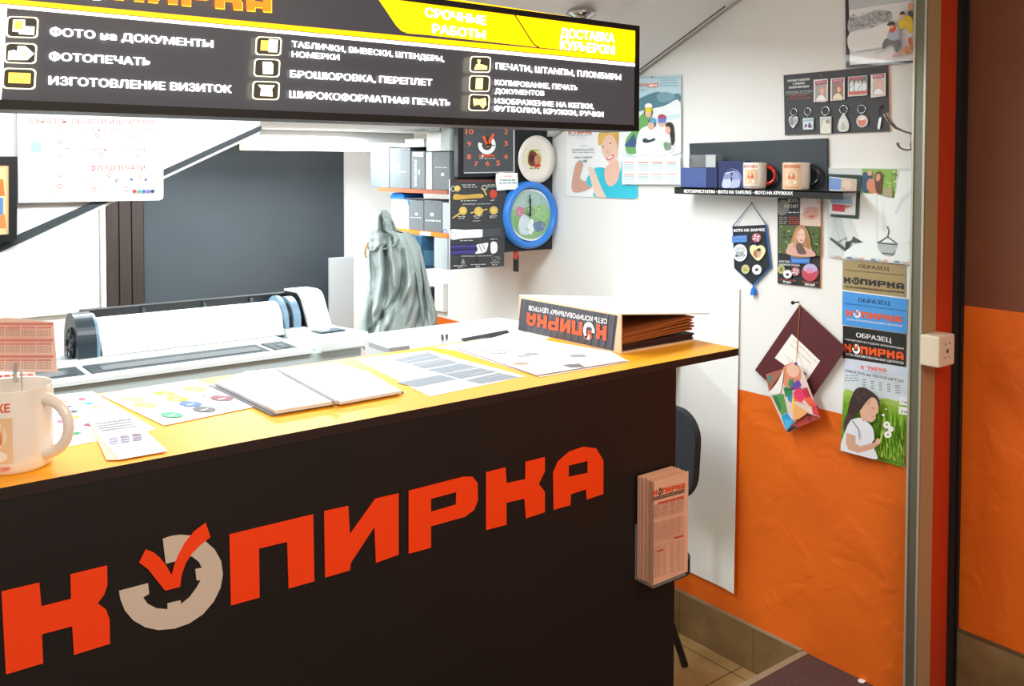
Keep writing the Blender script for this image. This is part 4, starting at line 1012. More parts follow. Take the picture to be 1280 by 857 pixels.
# mug shelf ------------------------------------------------------
t = thing('display_shelf', RW(.05).P(945, 245), 'black narrow display shelf on the wall with white lettering along its front edge', 'shelf')
pw = RW(.012); b = MB(); b.prism([pw.P(861.6, 179.3), pw.P(1033, 172.8), pw.P(1034, 240), pw.P(864, 240)], (.0115, 0, 0), 'board_grey'); b.build('back_panel', t)
XF = W-.105; ps = PX(XF); A = ps.P(843, 235.8); B = ps.P(1053, 237.5); zA = ps.P(930, 236.2).z; zB = ps.P(930, 245).z
b = MB(); b.box(XF, W-.0125, B.y, A.y, zA-.004, zA, 'board_grey'); b.box(XF, XF+.004, B.y, A.y, zB, zA, 'black_plastic'); b.build('ledge', t)
b = MB(); a = Art(b, ps, .0004)
k2 = lambda x, y: (840+x/5.333, 160+y/5.333)
a.text('ФОТОКРИСТАЛЛЫ · ФОТО НА ТАРЕЛКЕ · ФОТО НА КРУЖКАХ', k2(80, 430), k2(805, 446), 3.9, 'FFFFFF', .045)
b.build('lettering', t)
# boxes on it
zs = zA+.0006
pa = PX(XF+.02)
def wbox(x0, x1, ytop, dep, mt, lab, cat, front=None, art=None, z0=None, side=None, name='gift_box'):
    A = pa.P(x0, ytop); B = pa.P(x1, ytop); b = MB()
    b.box(XF+.02, XF+.02+dep, B.y, A.y, z0 or zs, A.z, mt)
    if art: art(Art(b, pa, .0004))
    return b.build(name, None, lab, cat, bevel=.001)
wbox(851, 883, 209.5, .06, 'navy_box_face', 'light and dark blue gift box at the left end of the black wall shelf', 'box')
b = MB(); A = pa.P(883.3, 209.5); B = pa.P(896.5, 209.5); b.box(XF+.02, XF+.075, B.y, A.y, zs, A.z, 'navy_box'); b.build('gift_box', None, 'dark right face of the blue gift box, built as its own block on the wall shelf', 'box', bevel=.001)  # darker right face of the same blue box, a separate block
zg = pa.P(883, 209.5).z+.0008
t = thing('photo_crystal', pa.P(877, 209), 'small clear glass photo block with a silver end, on top of the blue gift box', 'glass block')
A = pa.P(861, 193.5); B = pa.P(881.5, 193.5); C = pa.P(894, 193.5)
b = MB(); b.box(XF+.022, XF+.06, B.y, A.y, zg, A.z, 'acrylic'); b.box(XF+.034, XF+.048, B.y+.008, A.y-.008, zg+.008, A.z-.008, 'carton_grey'); b.build('block', t)
b = MB(); b.box(XF+.022, XF+.06, C.y, B.y-.0004, zg, A.z, 'silver_foil'); b.build('end_piece', t, bevel=.001)
def moon(a):
    a.disc(915.5, 223, 11.5, 12.5, '7C84B4'); a.disc(914.5, 221.5, 9.8, 10.5, '34406E')
    a.blob([(903, 234), (904, 224), (908, 219), (912, 222), (914, 228), (913, 234)], 'C4CCE4'); a.blob([(913, 234), (915, 226), (918, 220), (923, 221), (925, 228), (923, 234)], 'B4BCDA')
    a.blob([(905, 223), (907, 216), (912, 215), (914, 221), (909, 224)], '8890BC'); a.blob([(915, 222), (917, 215), (922, 215), (924, 222), (919, 225)], '9098C4'); a.line((906, 217), (918, 214), 1, 'D8DCF0')
wbox(898, 932, 201, .03, 'navy_box', 'dark blue square photo crystal with a pale portrait, beside the red handled mug', 'photo crystal', art=moon, name='photo_crystal')
def mug_art(c, r, h, word, col):
    def f(b):
        a0 = math.atan2(-c[1], -c[0]); am = a0-.62
        wrap(b, c, r, am-1.1, am+1.0, .0+c[2]+.002, c[2]+h*.97, col, lift=.0002) if col else None
        baby_patch(b, c, r, am+.25, .55, c[2]+h*.2, c[2]+h*.74)
        wrap_text(b, c, r, word, am-.45, am+.85, c[2]+h*.80, h*.11, 'C85030')
        wrap_text(b, c, r, 'СУПЕР ПОДАРОК', am-.35, am+.8, c[2]+h*.07, h*.05, 'D09070')
    return f
for (x0, x1, hd, hm, wd, col, lab) in ((929, 958.5, -.5, 'ceramic_red', 'КРУЖКЕ', None, 'white photo mug with a red handle on the black wall shelf'), (979, 1012.5, -.5, 'ceramic_black', 'КРУЖКЕ', 'ECC4A0', 'peach photo mug with a black handle, near the right end of the wall shelf')):
    pm = PX(XF+.048); A = pm.P(x0, 220); B = pm.P(x1, 220); dd = (B-A); vd = V((math.sin(YAW), -math.cos(YAW), 0))
    ctr = (A+B)/2; dist = (ctr-CAM).length; r = (x1-x0)/2/FPX*dist*.955; h = .086
    c = V((ctr.x, ctr.y, zs)); dirn = math.atan2(-math.cos(YAW+.22), math.sin(YAW+.22))
    ray_ = (c-CAM).normalized(); dirn = math.atan2(-ray_.x, ray_.y)
    mug(c, r, h, dirn-.25, hmat=hm, label=lab, art=mug_art(c, r, h, wd, col), group=None)

# pennant with badges -------------------------------------------
c4 = lambda *p: cc(900, 240, 6.12, p)
t = thing('pennant', RW(.006).P(940, 360), 'small black pennant with blue cord and tassel, covered with round badges', 'pennant')
pw = RW(.007); b = MB(); b.prism([pw.P(*q) for q in c4((98, 262), (352, 250), (388, 575), (255, 712), (112, 580))], (.0035, 0, 0), 'chair_fabric')
Art(b, pw, .0003).text('ФОТО НА ЗНАЧКЕ', *c4((100, 304), (342, 298)), 3.4, 'FFFFFF', .05); b.build('flag', t)
b = MB(); P_ = lambda x, y, l=.002: RW(.007).P(900+x/6.12, 240+y/6.12, l)
b.tube([P_(98, 262), P_(242, 84), P_(352, 250)], .0016, 'cord_blue', 8); b.tube([P_(352, 250), P_(388, 575), P_(255, 712)], .0018, 'tassel_blue', 8); b.tube([P_(98, 262), P_(112, 580), P_(255, 712)], .0014, 'cord_blue', 8); b.build('cord', t)
b = MB(); s0 = P_(258, 712, .004); s1 = P_(256, 785, .004); b.tube([s0, s0.lerp(s1, .25), s0.lerp(s1, .4), s1], [.003, .004, .008, .011], 'tassel_blue', 12); b.build('tassel', t)
b = MB(); q = P_(242, 80, 0); b.cyl((W-.012, q.y, q.z), (W, q.y, q.z), .002, mt='chrome', seg=10); b.build('nail', t)
def badge(x, y, rx, ry, col, lab, art=None, base=.0075, shape=None, grp='badges pinned on the pennant', ky=6.12, ox=900, oy=240):
    pl = RW(base+.005); pts = shape or [(ox+x/ky+rx/ky*math.cos(2*math.pi*i/28), oy+y/ky+ry/ky*math.sin(2*math.pi*i/28)) for i in range(28)]
    b = MB(); b.prism([pl.P(*q) for q in pts], (.0045, 0, 0), 'glossy_print', 'silver_foil', col)
    a = Art(b, pl, .0002, 'glossy_print')
    if art: art(a)
    b.build('badge', None, lab, 'badge', grp, bevel=0)
    return pl
def K(f, *p): return cc(900, 240, 6.12, p)
def cross(x, y, r):
    def f(a):
        X = 900+x/6.12; Y = 240+y/6.12; R = r/6.12
        for q in (.3, .3+math.pi/2, .3+math.pi/4, .3+3*math.pi/4):
            a.line((X-R*.9*math.cos(q), Y-R*.9*math.sin(q)), (X+R*.9*math.cos(q), Y+R*.9*math.sin(q)), R*.28, 'E8E8F0')
        for q in (.3, .3+math.pi/2): a.line((X-R*.9*math.cos(q), Y-R*.9*math.sin(q)), (X+R*.9*math.cos(q), Y+R*.9*math.sin(q)), R*.16, 'C03040')
    return f
badge(278, 348, 35, 35, 'B04860', 'round badge with a pink, white and blue star flag, upper right on the pennant', cross(278, 348, 35))
badge(0, 0, 0, 0, '3C78C8', 'small blue rectangular badge at the upper left of the pennant', lambda a: (a.text('КОПИРКА', *c4((100, 354), (196, 350)), 2, 'C8D4EC'), a.poly(c4((98, 362), (204, 358), (204, 380), (98, 384)), '5A94DC')), shape=c4((92, 335), (206, 328), (207, 384), (92, 386)))
badge(152, 464, 55, 66, 'ECF2F2', 'large white round badge with lettering, left on the pennant', lambda a: (a.text('ЗДЕСЬ', *c4((120, 436), (185, 433)), 2, '6A8C94'), a.text('МОЖЕТ БЫТЬ', *c4((108, 454), (196, 450)), 1.8, '6A8C94'), a.text('ВАШЕ', *c4((122, 472), (184, 470)), 2.4, '4A6C78', .03), a.text('ФОТО', *c4((118, 496), (188, 492)), 3, '2A4A58', .05), a.text('ЗНАЧОК', *c4((126, 512), (180, 510)), 1.6, '6A8C94')))
ht = cr(c4((285, 412), (310, 405), (335, 418), (347, 450), (330, 490), (292, 525), (250, 490), (228, 450), (232, 415), (258, 402)), 4)
badge(0, 0, 0, 0, 'E4E4B0', 'heart shaped badge with a couple photo, right on the pennant', lambda a: (a.blob(c4((255, 470), (262, 445), (280, 452), (285, 500), (262, 492)), 'B07850'), a.blob(c4((285, 500), (285, 450), (302, 435), (315, 455), (308, 490)), 'D8A888'), a.blob(c4((278, 440), (298, 428), (312, 438), (305, 452), (285, 452)), '503828')), shape=ht)
badge(194, 590, 31, 35, 'C8CC90', 'small green yellow badge at the lower left of the pennant', lambda a: (a.blob(c4((180, 600), (185, 575), (205, 572), (208, 600)), 'A89048'), a.disc(900+196/6.12, 240+582/6.12, 1.6, 1.8, 'D8C078')))
badge(281, 593, 36, 38, 'F2F4F4', 'small white badge with a black emblem at the lower right of the pennant', lambda a: (a.blob(c4((268, 590), (275, 583), (290, 586), (292, 600), (275, 604)), '30343C'), a.line(*c4((285, 578), (292, 592)), .7, '30343C')))

# magnet board ---------------------------------------------------
def mag(a):
    a.poly(c4((441, 45), (770, 45), (770, 250), (445, 250)), '35353A'); 
    a.blob(c4((450, 170), (440, 100), (470, 60), (520, 75), (530, 120), (500, 170)), '8C8E88'); a.disc(900+510/6.12, 240+100/6.12, 3, 3.5, 'B0AC90')
    a.text('ФОТО-', *c4((520, 78), (600, 78)), 4.2, 'D4D0CC', .04); a.text('МАГНИТ', *c4((490, 122), (600, 120)), 4.2, 'D4D0CC', .04); a.scribble(985, 266, 998, 266, 0, 1.2, 'E8E8E8')
    for i in range(6): a.scribble(974, 272+i*1.6+i, 984, 272+i*1.6+i, 0, 1, 'A8A090'); a.scribble(986, 272+i*1.6+i, 1000, 272+i*1.6+i, 0, 1.1, 'C05030')
    # baby in a hat
    a.poly(c4((612, 45), (772, 45), (770, 262), (612, 250)), 'D8C4B8'); a.blob(c4((612, 160), (618, 100), (640, 45), (720, 45), (745, 85), (770, 110), (690, 118), (640, 150)), 'E8DCD8')
    a.blob(c4((635, 170), (650, 125), (700, 110), (745, 125), (755, 165), (735, 205), (690, 222), (650, 205)), 'D8A494'); a.blob(c4((660, 205), (700, 215), (740, 205), (770, 262), (620, 252)), 'E0C8B8')
    a.disc(900+672/6.12, 240+155/6.12, .8, .6, '4A3430'); a.disc(900+722/6.12, 240+150/6.12, .8, .6, '4A3430'); a.blob(c4((675, 185), (700, 178), (725, 182), (700, 196)), 'B86860')
    # girl
    a.poly(c4((450, 250), (765, 262), (765, 490), (448, 468)), '54643A')
    for i in range(34):
        x = random.uniform(452, 755); y = random.uniform(262, 465); a.disc(900+x/6.12, 240+y/6.12, random.uniform(.8, 2.6), random.uniform(.8, 2.6), random.choice(['3A4A2C', '6C8040', 'A8B860', '2C3A28', '8C9C50']), 8)
    a.blob(c4((545, 490), (540, 400), (560, 320), (590, 262), (630, 252), (665, 285), (690, 360), (700, 430), (720, 490)), 'B08458'); a.blob(c4((515, 475), (530, 400), (570, 385), (640, 420), (700, 440), (722, 492)), 'D8A898')
    a.blob(c4((585, 340), (590, 295), (620, 280), (650, 300), (650, 350), (630, 390), (605, 385)), 'E4C0AC'); a.blob(c4((580, 410), (600, 388), (625, 395), (640, 425), (660, 470), (600, 470)), '6A5450')
    a.blob(c4((560, 380), (575, 310), (600, 272), (620, 275), (592, 320), (585, 380), (565, 430)), 'C89868'); a.blob(c4((645, 290), (672, 350), (690, 420), (668, 430), (655, 360)), 'A87850')
    a.disc(900+605/6.12, 240+325/6.12, .8, .5, '3A2A24'); a.disc(900+636/6.12, 240+325/6.12, .8, .5, '3A2A24'); a.blob(c4((612, 368), (622, 362), (632, 368), (622, 374)), 'B05850')
    a.text('КРУГЛЫЕ', *c4((452, 538), (535, 540)), 2.6, 'E8E8E8', .03); a.text('И ПРЯМОУГОЛЬНЫЕ', *c4((452, 560), (610, 568)), 2.4, 'E8E8E8', .03)
    a.text('Диаметр 38 мм', *c4((455, 672), (580, 682)), 2, 'D86838'); a.text('99 руб.', *c4((482, 692), (545, 698)), 2.8, 'F4F4F4', .04); a.text('Диаметр 56 мм', *c4((628, 690), (755, 698)), 2, 'D86838'); a.text('150 руб.', *c4((650, 712), (728, 718)), 2.8, 'F4F4F4', .04)
pmg = RW(.006)
panel('magnet_board', pmg, c4((440, 45), (770, 45), (766, 733), (440, 697)), .005, '2C2C30', 'tall black board with two printed portraits and badges, right of the pennant', 'board', side='E89050', art=mag)
G2 = 'badges pinned on the portrait board'
badge(0, 0, 0, 0, '3C78C8', 'small blue rectangular badge under the girl portrait on the tall black board', lambda a: (a.text('КОПИРКА', *c4((560, 508), (660, 506)), 2, 'C8A0A8'), a.poly(c4((548, 515), (682, 515), (682, 535), (548, 532)), '5A94DC')), base=.0065, shape=c4((540, 488), (688, 490), (684, 548), (544, 545)), grp=G2)
badge(468, 590, 28, 34, 'B8B878', 'small green badge at the lower left of the tall black board', lambda a: a.blob(c4((455, 600), (462, 575), (480, 580), (480, 605)), '8C8040'), base=.0065, grp=G2)
badge(516, 627, 33, 33, 'F0F2F2', 'small white badge with a black emblem low on the tall black board', lambda a: a.blob(c4((505, 628), (512, 620), (525, 624), (526, 638), (508, 640)), '30343C'), base=.009, grp=G2)
badge(577, 607, 32, 35, 'B04860', 'small badge with a pink and white star flag low on the tall black board', cross(577, 607, 32), base=.0065, grp=G2)
badge(688, 614, 63, 67, 'C8485C', 'large pink and lilac round badge at the lower right of the tall black board', lambda a: (a.blob(c4((640, 600), (650, 560), (690, 550), (730, 562), (742, 600), (690, 612)), 'B8B0D8'), a.blob(c4((660, 600), (680, 575), (710, 590), (715, 615), (670, 620)), 'D890B0')), base=.0065, grp=G2)

# shirts picture -------------------------------------------------
k5 = lambda *p: cc(1020, 190, 5.715, p)
def shirts(a):
    a.poly(k5((78, 115), (690, 118), (690, 800), (85, 748)), 'D4DEDC')
    a.poly(k5((85, 118), (680, 122), (680, 135), (85, 128)), 'D8DCD8')
    a.poly(k5((330, 118), (580, 122), (560, 330), (480, 310), (330, 290)), '90B858'); 
    for i in range(22): a.disc(*k5((random.uniform(480, 575), random.uniform(130, 310)))[0], 1.6, 1.4, random.choice(['B8D880', '78A040', 'D8E8B0', '98C060']), 8)
    a.blob(k5((330, 270), (328, 180), (345, 145), (385, 150), (400, 190), (380, 240), (365, 288)), '3A5878'); a.blob(k5((362, 250), (370, 200), (400, 190), (430, 210), (445, 250), (440, 298), (390, 290)), 'D89070')
    a.blob(k5((420, 210), (420, 160), (450, 138), (475, 165), (472, 240), (462, 298), (430, 280)), '6A4034'); a.blob(k5((428, 190), (432, 160), (452, 155), (460, 180), (450, 205), (432, 205)), 'D8A080'); a.blob(k5((365, 150), (370, 138), (395, 135), (400, 160), (380, 170)), 'E0A890')
    a.poly(k5((478, 260), (545, 250), (545, 330), (480, 310)), 'B0A888')
    # white shirts
    a.poly(k5((205, 470), (300, 300), (430, 295), (480, 320), (560, 330), (600, 135), (688, 135), (690, 640), (560, 660), (470, 640), (330, 640), (200, 600)), 'F2F8F8')
    a.poly(k5((430, 300), (438, 300), (442, 640), (432, 640)), 'DCE8E8'); a.poly(k5((475, 360), (500, 480), (500, 570), (470, 560)), 'E0ECEC'); a.poly(k5((560, 430), (610, 330), (690, 260), (690, 290), (620, 360), (575, 450)), 'E0E8EA')
    a.poly(k5((120, 470), (210, 470), (240, 600), (150, 640), (110, 600)), 'C8D0D0'); a.line(*k5((130, 475), (180, 660)), .7, 'A8B0B0'); a.line(*k5((145, 475), (215, 640)), .6, 'B8C0C0'); a.poly(k5((180, 470), (250, 470), (300, 600), (230, 640)), 'DCE4E4')
    a.poly(k5((100, 605), (210, 685), (215, 715), (100, 625)), '4A5654'); a.poly(k5((210, 640), (250, 635), (235, 690), (210, 720)), '38403E'); a.poly(k5((265, 600), (330, 640), (320, 655), (250, 640)), '4A5452')
    a.blob(k5((200, 740), (260, 670), (330, 645), (430, 640), (445, 690), (490, 740), (560, 735), (580, 650), (640, 640), (690, 680), (690, 800), (400, 775)), 'EEF6F6')
    a.blob(k5((445, 650), (505, 645), (580, 655), (570, 700), (530, 742), (480, 735), (450, 700)), 'B8C4C4'); a.line(*k5((475, 722), (545, 728)), 1.6, '4A6058')
    for p, q in (((445, 645), (510, 605)), ((510, 605), (580, 655)), ((450, 650), (580, 662)), ((512, 605), (520, 560)), ((520, 560), (508, 530))): a.line(*k5(p, q), 1.3, '3C4A4A')
    # small framed print inside
    a.poly(k5((85, 155), (325, 165), (305, 478), (105, 460)), '2C4440'); a.poly(k5((95, 175), (292, 195), (280, 452), (92, 440)), 'F4F6F8')
    a.poly(k5((95, 180), (180, 190), (175, 270), (95, 265)), '7CA0DC'); a.poly(k5((180, 190), (292, 198), (288, 285), (175, 270)), 'D8C0A8'); a.blob(k5((185, 240), (200, 205), (240, 205), (255, 245), (225, 268)), 'E8D4C0')
    a.poly(k5((105, 315), (255, 318), (262, 375), (105, 362)), 'A0BCE0'); a.poly(k5((115, 370), (208, 375), (205, 428), (115, 420)), 'D84858'); a.poly(k5((208, 375), (265, 385), (210, 405)), 'C09890')
    for i in range(14): a.poly(k5((100+i*42, 735+i*3.6), (130+i*42, 737+i*3.6), (130+i*42, 752+i*3.6), (100+i*42, 750+i*3.6)), ['C0D0E0', 'E8A890', 'F0F0F0', '8090A0'][i % 4])
panel('shirt_poster', RW(.005), k5((78, 112), (700, 112), (700, 808), (85, 750)), .004, 'E8EEEE', 'glossy poster of white shirts on hangers, above the gold plaque', 'poster', mt='glossy_print', side='F0F0F0', art=shirts)

# sample plaques -------------------------------------------------
g = 5.355; kp = lambda *p: cc(1040, 310, g, p)
def plq(name, quad, col, c1, c2, c3, lab, lines, mt='glossy_print', t_=.003):
    def f(a):
        (o0, o1, oc), (s0, s1, sc_), (l0, l1, lh), (m0, m1, mc_) = lines
        a.text('ОБРАЗЕЦ', *kp(o0, o1), oc, c1, .03); a.text(s0[0], *kp(s0[1], s1), sc_, c1, .02)
        a.logo(*kp(l0, l1), kp(lh)[0], c1=c2, c2=c3, c3=c2 if c3 != c2 else None); a.text('СЕТЬ КОПИРОВАЛЬНЫХ ЦЕНТРОВ', *kp(m0, m1), mc_, c1 if c1 != '1E2C3C' else 'E8F4FF', .03)
    return panel('sample_plaque', RW(t_+.0005), kp(*quad), t_, col, lab, 'plaque', mt=mt, side='C8C8C0', art=f, group='sample plaques')
plq('g', [(72, 80), (492, 110), (490, 328), (70, 275)], 'A8946A', '2A2A20', '2E3030', '2E3030', 'gold toned sample plaque with black engraved lettering, topmost of the three', (((178, 132), (380, 150), 4.6), (('ТАБЛИЧКИ МЕТОДОМ ЛАЗЕРНОЙ ГРАВИРОВКИ', (82, 148)), (488, 187), 1.4), ((80, 232), (482, 276), (80, 192)), ((85, 262), (482, 303), 2.2)))
plq('b', [(70, 288), (505, 342), (500, 572), (68, 511)], '4A9CE8', '1E2C3C', 'E86038', 'F0F4F8', 'bright blue sample plaque with orange company lettering, middle one of three', (((175, 360), (386, 384), 5), (('ТАБЛИЧКИ МЕТОДОМ ПОЛНОЦВЕТНОЙ ПЕЧАТИ', (78, 372)), (490, 424), 1.4), ((95, 455), (468, 500), (95, 412)), ((98, 480), (468, 528), 2.2)))
plq('k', [(72, 518), (498, 576), (493, 794), (72, 735)], '1C1C1E', 'F4F4F4', 'F05A20', 'FFFFFF', 'black sample plaque with white and orange lettering, lowest of the three', (((162, 594), (396, 632), 5.6), (('ТАБЛИЧКИ МЕТОДОМ АППЛИКАЦИИ', (86, 614)), (478, 678), 2), ((84, 692), (480, 750), (84, 640)), ((88, 714), (478, 778), 2.8)))
# dandelion poster ----------------------------------------------
kq = lambda *p: cc(910, 460, 5.333, p)
def boy(a):
    a.poly(kq((780, -60), (1205, -5), (1185, 640), (750, 545)), 'D4DEF0')
    a.poly(kq((770, 30), (1200, 60), (1195, 230), (765, 200)), 'DCE6EE')
    for i, c in enumerate(('A8C860', '90BC40', '7CB030', '6CA028')):
        y = 180+i*40; a.blob(kq((762, y-10), (850, y-20), (960, y+30), (1050, y+20), (1120, y+40), (1195, y+70), (1180, 655), (752, 545)), c, 3)
    rnd = random.Random(5)
    for i in range(170):
        x = rnd.uniform(960, 1170); y = rnd.uniform(330, 640)-(1170-x)*.13+30; h = rnd.uniform(40, 120); c = rnd.choice(['88C028', 'A8D840', '60A020', 'C0E468', '4C8C20', '78B42C'])
        y = min(y, 560+(x-900)*.27); a.poly(kq((x-3, y), (x+rnd.uniform(-16, 16), y-h), (x+4, y)), c)
    for i in range(26):
        x = rnd.uniform(756, 800); y = rnd.uniform(250, 520); a.poly(kq((x-2, y), (x+rnd.uniform(-8, 8), y-60), (x+4, y)), rnd.choice(['6CA030', '88B840', '508028']))
    # child
    a.blob(kq((752, 545), (760, 480), (790, 400), (815, 350), (880, 330), (930, 360), (965, 400), (975, 470), (960, 500), (985, 560), (990, 606), (870, 580)), 'E8EAF4')
    a.poly(kq((790, 430), (850, 450), (850, 500), (880, 520), (960, 500), (1000, 480), (1018, 485), (1010, 510), (960, 540), (870, 565), (800, 540), (785, 490)), 'D8A890')
    a.blob(kq((880, 290), (900, 250), (950, 200), (990, 205), (1003, 240), (1000, 270), (1003, 292), (985, 310), (985, 335), (955, 360), (920, 350), (895, 350)), 'E0B49C')
    a.blob(kq((790, 330), (800, 270), (820, 200), (850, 140), (900, 128), (950, 150), (1000, 195), (1012, 235), (1005, 255), (985, 205), (950, 195), (910, 240), (890, 270), (870, 290), (840, 330), (812, 350), (775, 420)), '3C2C2C')
    a.blob(kq((772, 420), (775, 350), (800, 300), (830, 310), (815, 350), (790, 390)), '4A3834')
    for i in range(24): 
        x = rnd.uniform(840, 940); y = rnd.uniform(145, 225); a.line(*kq((x, y), (x+14, y+22)), .35, '6A5854')
    a.line(*kq((830, 350), (872, 410)), .8, '50545C'); a.line(*kq((872, 410), (876, 475)), .8, '50545C'); a.line(*kq((955, 262), (975, 268)), .6, '6A4838'); a.line(*kq((978, 318), (960, 325)), .6, 'B86860')
    a.blob(kq((985, 478), (1002, 468), (1018, 480), (1008, 505), (985, 505)), 'E0B49C'); a.line(*kq((1008, 490), (1052, 395)), .8, 'E0E0B0')
    a.disc(*kq((1058, 378))[0], 4.4, 4.4, 'F4F8F4'); a.disc(*kq((1085, 405))[0], 3.6, 3.8, 'F0F4F0'); a.disc(*kq((1066, 442))[0], 4.6, 4.4, 'F6F8F6'); a.disc(*kq((1058, 376))[0], 1.4, 1.4, '98A090'); a.disc(*kq((1066, 442))[0], 1.4, 1.4, '98A090'); a.disc(*kq((1035, 312))[0], 1.8, 1.5, 'F0F4F0'); a.disc(*kq((1055, 272))[0], 1, 1, 'F0F4F0')
    kr = lambda *p: cc(1030, 320, 3.176, p)
    a.logo(*kr((146, 448), (248, 461), (146, 433)), c1='D86850', c2='E8E8E8'); a.text('СЕТЬ КОПИРОВАЛЬНЫХ ЦЕНТРОВ', *kr((160, 455), (246, 467)), 1.2, '8890B0')
    a.text('НАКАТКА на ПЕНОКАРТОН', *kr((84, 459), (315, 502)), 3.3, '2C3448', .03)
    for r in range(3): a.scribble(1056, 469.5+r*3.2, 1073, 471.5+r*3.2, 0, .9, '70788C')
    for c in range(5):
        for r in range(4): x = 1078+c*10.2; y = 474+c*1.9+r*2.9; a.rect(x+.6*r*.3, y, x+(6 if c == 4 else 4.2), y+1, '606A80')
panel('child_poster', RW(.006), [(1056, 447.5), (1135.5, 459.5), (1131, 584.3), (1050.6, 562.8)], .005, 'D8E0EC', 'poster of a dark haired child blowing dandelions in green grass', 'poster', side='F4F4F4', art=boy, mt='glossy_print')
for (x0, y0, s, lab) in ((1124.5, 496, '5 мм', 'upper small white thickness tag at the edge of the dandelion poster'), (1123.5, 508, '10 мм', 'lower small white thickness tag at the edge of the dandelion poster')):
    panel('size_tag', RW(.009), cr([(x0, y0), (x0+14, y0+2.2), (x0+14, y0+11.5), (x0, y0+9.3)], 1), .0025, 'FAFAFA', lab, 'tag', art=lambda a: a.text(s, (x0+3, y0+7), (x0+11.5, y0+8.4), 3, '505868', .02))

# keychain board -------------------------------------------------
k8 = lambda *p: cc(975, 75, 8.572, p)
def kb(a):
    a.text('МАГНИТ И БРЕЛОК', *k8((82, 235), (318, 215)), 2.6, 'F0F0F0', .04); a.text('С ВАШИМ', *k8((138, 265), (262, 257)), 2.6, 'F0F0F0', .04); a.text('ИЗОБРАЖЕНИЕМ', *k8((98, 306), (308, 292)), 2.6, 'F0F0F0', .04)
    a.text('АКРИЛОВЫЕ ЗАГОТОВКИ', *k8((62, 358), (345, 340)), 2.4, 'C8D0D4'); a.line(*k8((66, 368), (335, 352)), .4, 'C8D0D4'); a.text('ЦЕНА 149 руб.', *k8((110, 392), (290, 382)), 2, 'D87848'); a.text('СРОК ИЗГОТОВЛЕНИЯ', *k8((80, 424), (330, 412)), 1.9, 'D87848')
    for x, y in ((438, 165), (622, 145), (838, 125), (1052, 105)): a.text('1', *k8((x-5, y+10), (x+5, y+10)), 2, 'C06838')
panel('keychain_board', RW(.007), k8((38, 162), (1162, 58), (1175, 765), (52, 805)), .006, '45464A', 'dark board with photo magnets and key rings hanging, below the snowy picture', 'board', side='E8B098', art=kb)
def mag4(x0, y0, x1, y1, y2, lab, f):
    pl = RW(.014); q = k8((x0, y0), (x1, y1), (x1, y1+y2), (x0, y0+y2)); b = MB(); b.prism([pl.P(*p) for p in q], (.006, 0, 0), 'glossy_print', 'silver_foil', 'E8DCD8'); a = Art(b, pl, .0002, 'glossy_print'); f(a)
    b.build('photo_magnet', None, lab, 'magnet', 'photo magnets on the key ring board')
def por(cx, cy, hair, shirt, bg):
    def f(a):
        X, Y = k8((cx, cy))[0]; a.rect(X-6.8, Y-9, X+7.2, Y+14, bg); a.poly([(X-6.8, Y-12), (X+7.6, Y-14), (X+7.6, Y-8.5), (X-6.8, Y-7)], 'A84858'); a.text('ФОТО', (X-5, Y-9), (X+5, Y-10), 2.2, 'F0E0E4')
        a.blob([(X-2, Y-3), (X+1, Y-6.5), (X+5, Y-4), (X+5.5, Y+2), (X+3, Y+6), (X-1.5, Y+3)], hair); a.blob([(X-.5, Y-1), (X+2, Y-3), (X+4, Y-1), (X+3.5, Y+3), (X+1, Y+4)], 'E8B8A0'); a.blob([(X-5, Y+12), (X-3, Y+7), (X+1, Y+5), (X+5, Y+8), (X+6, Y+13)], shirt); a.rect(X-6, Y+12, X+6, Y+14, 'E0C8CC')
    return f
mag4(360, 212, 513, 200, 238, 'photo magnet of a light haired child in white, first from left in the top row', por(436, 330, 'D89888', 'F4F4F4', '9CA8A0'))
mag4(540, 200, 692, 185, 240, 'photo magnet of a red haired child in a yellow shirt, second in the top row', por(615, 312, 'B85848', 'F0E4C0', '8C7C74'))
def team(a):
    a.poly(k8((732, 185), (930, 170), (930, 362), (738, 375)), '5C6C68')
    for x in (770, 820, 860, 905): a.blob(k8((x-18, 345), (x-20, 260), (x, 235), (x+20, 260), (x+16, 345)), 'E4F0F6'); a.disc(*k8((x, 235))[0], 1.6, 1.8, 'E0B8A8')
    a.poly(k8((732, 340), (930, 325), (930, 362), (738, 375)), 'D06050'); a.poly(k8((735, 187), (890, 176), (890, 205), (735, 215)), 'B04858'); a.line(*k8((745, 300), (790, 260)), .5, '283038'); a.line(*k8((835, 320), (870, 260)), .5, '283038')
mag4(728, 180, 935, 164, 212, 'wide photo magnet of a group in white jackets, third in the top row', team)
mag4(972, 158, 1130, 138, 246, 'photo magnet of a pale smiling face and white shirt, last in the top row', por(1052, 262, 'E0A8A0', 'F4F4F4', 'C8B8B4'))
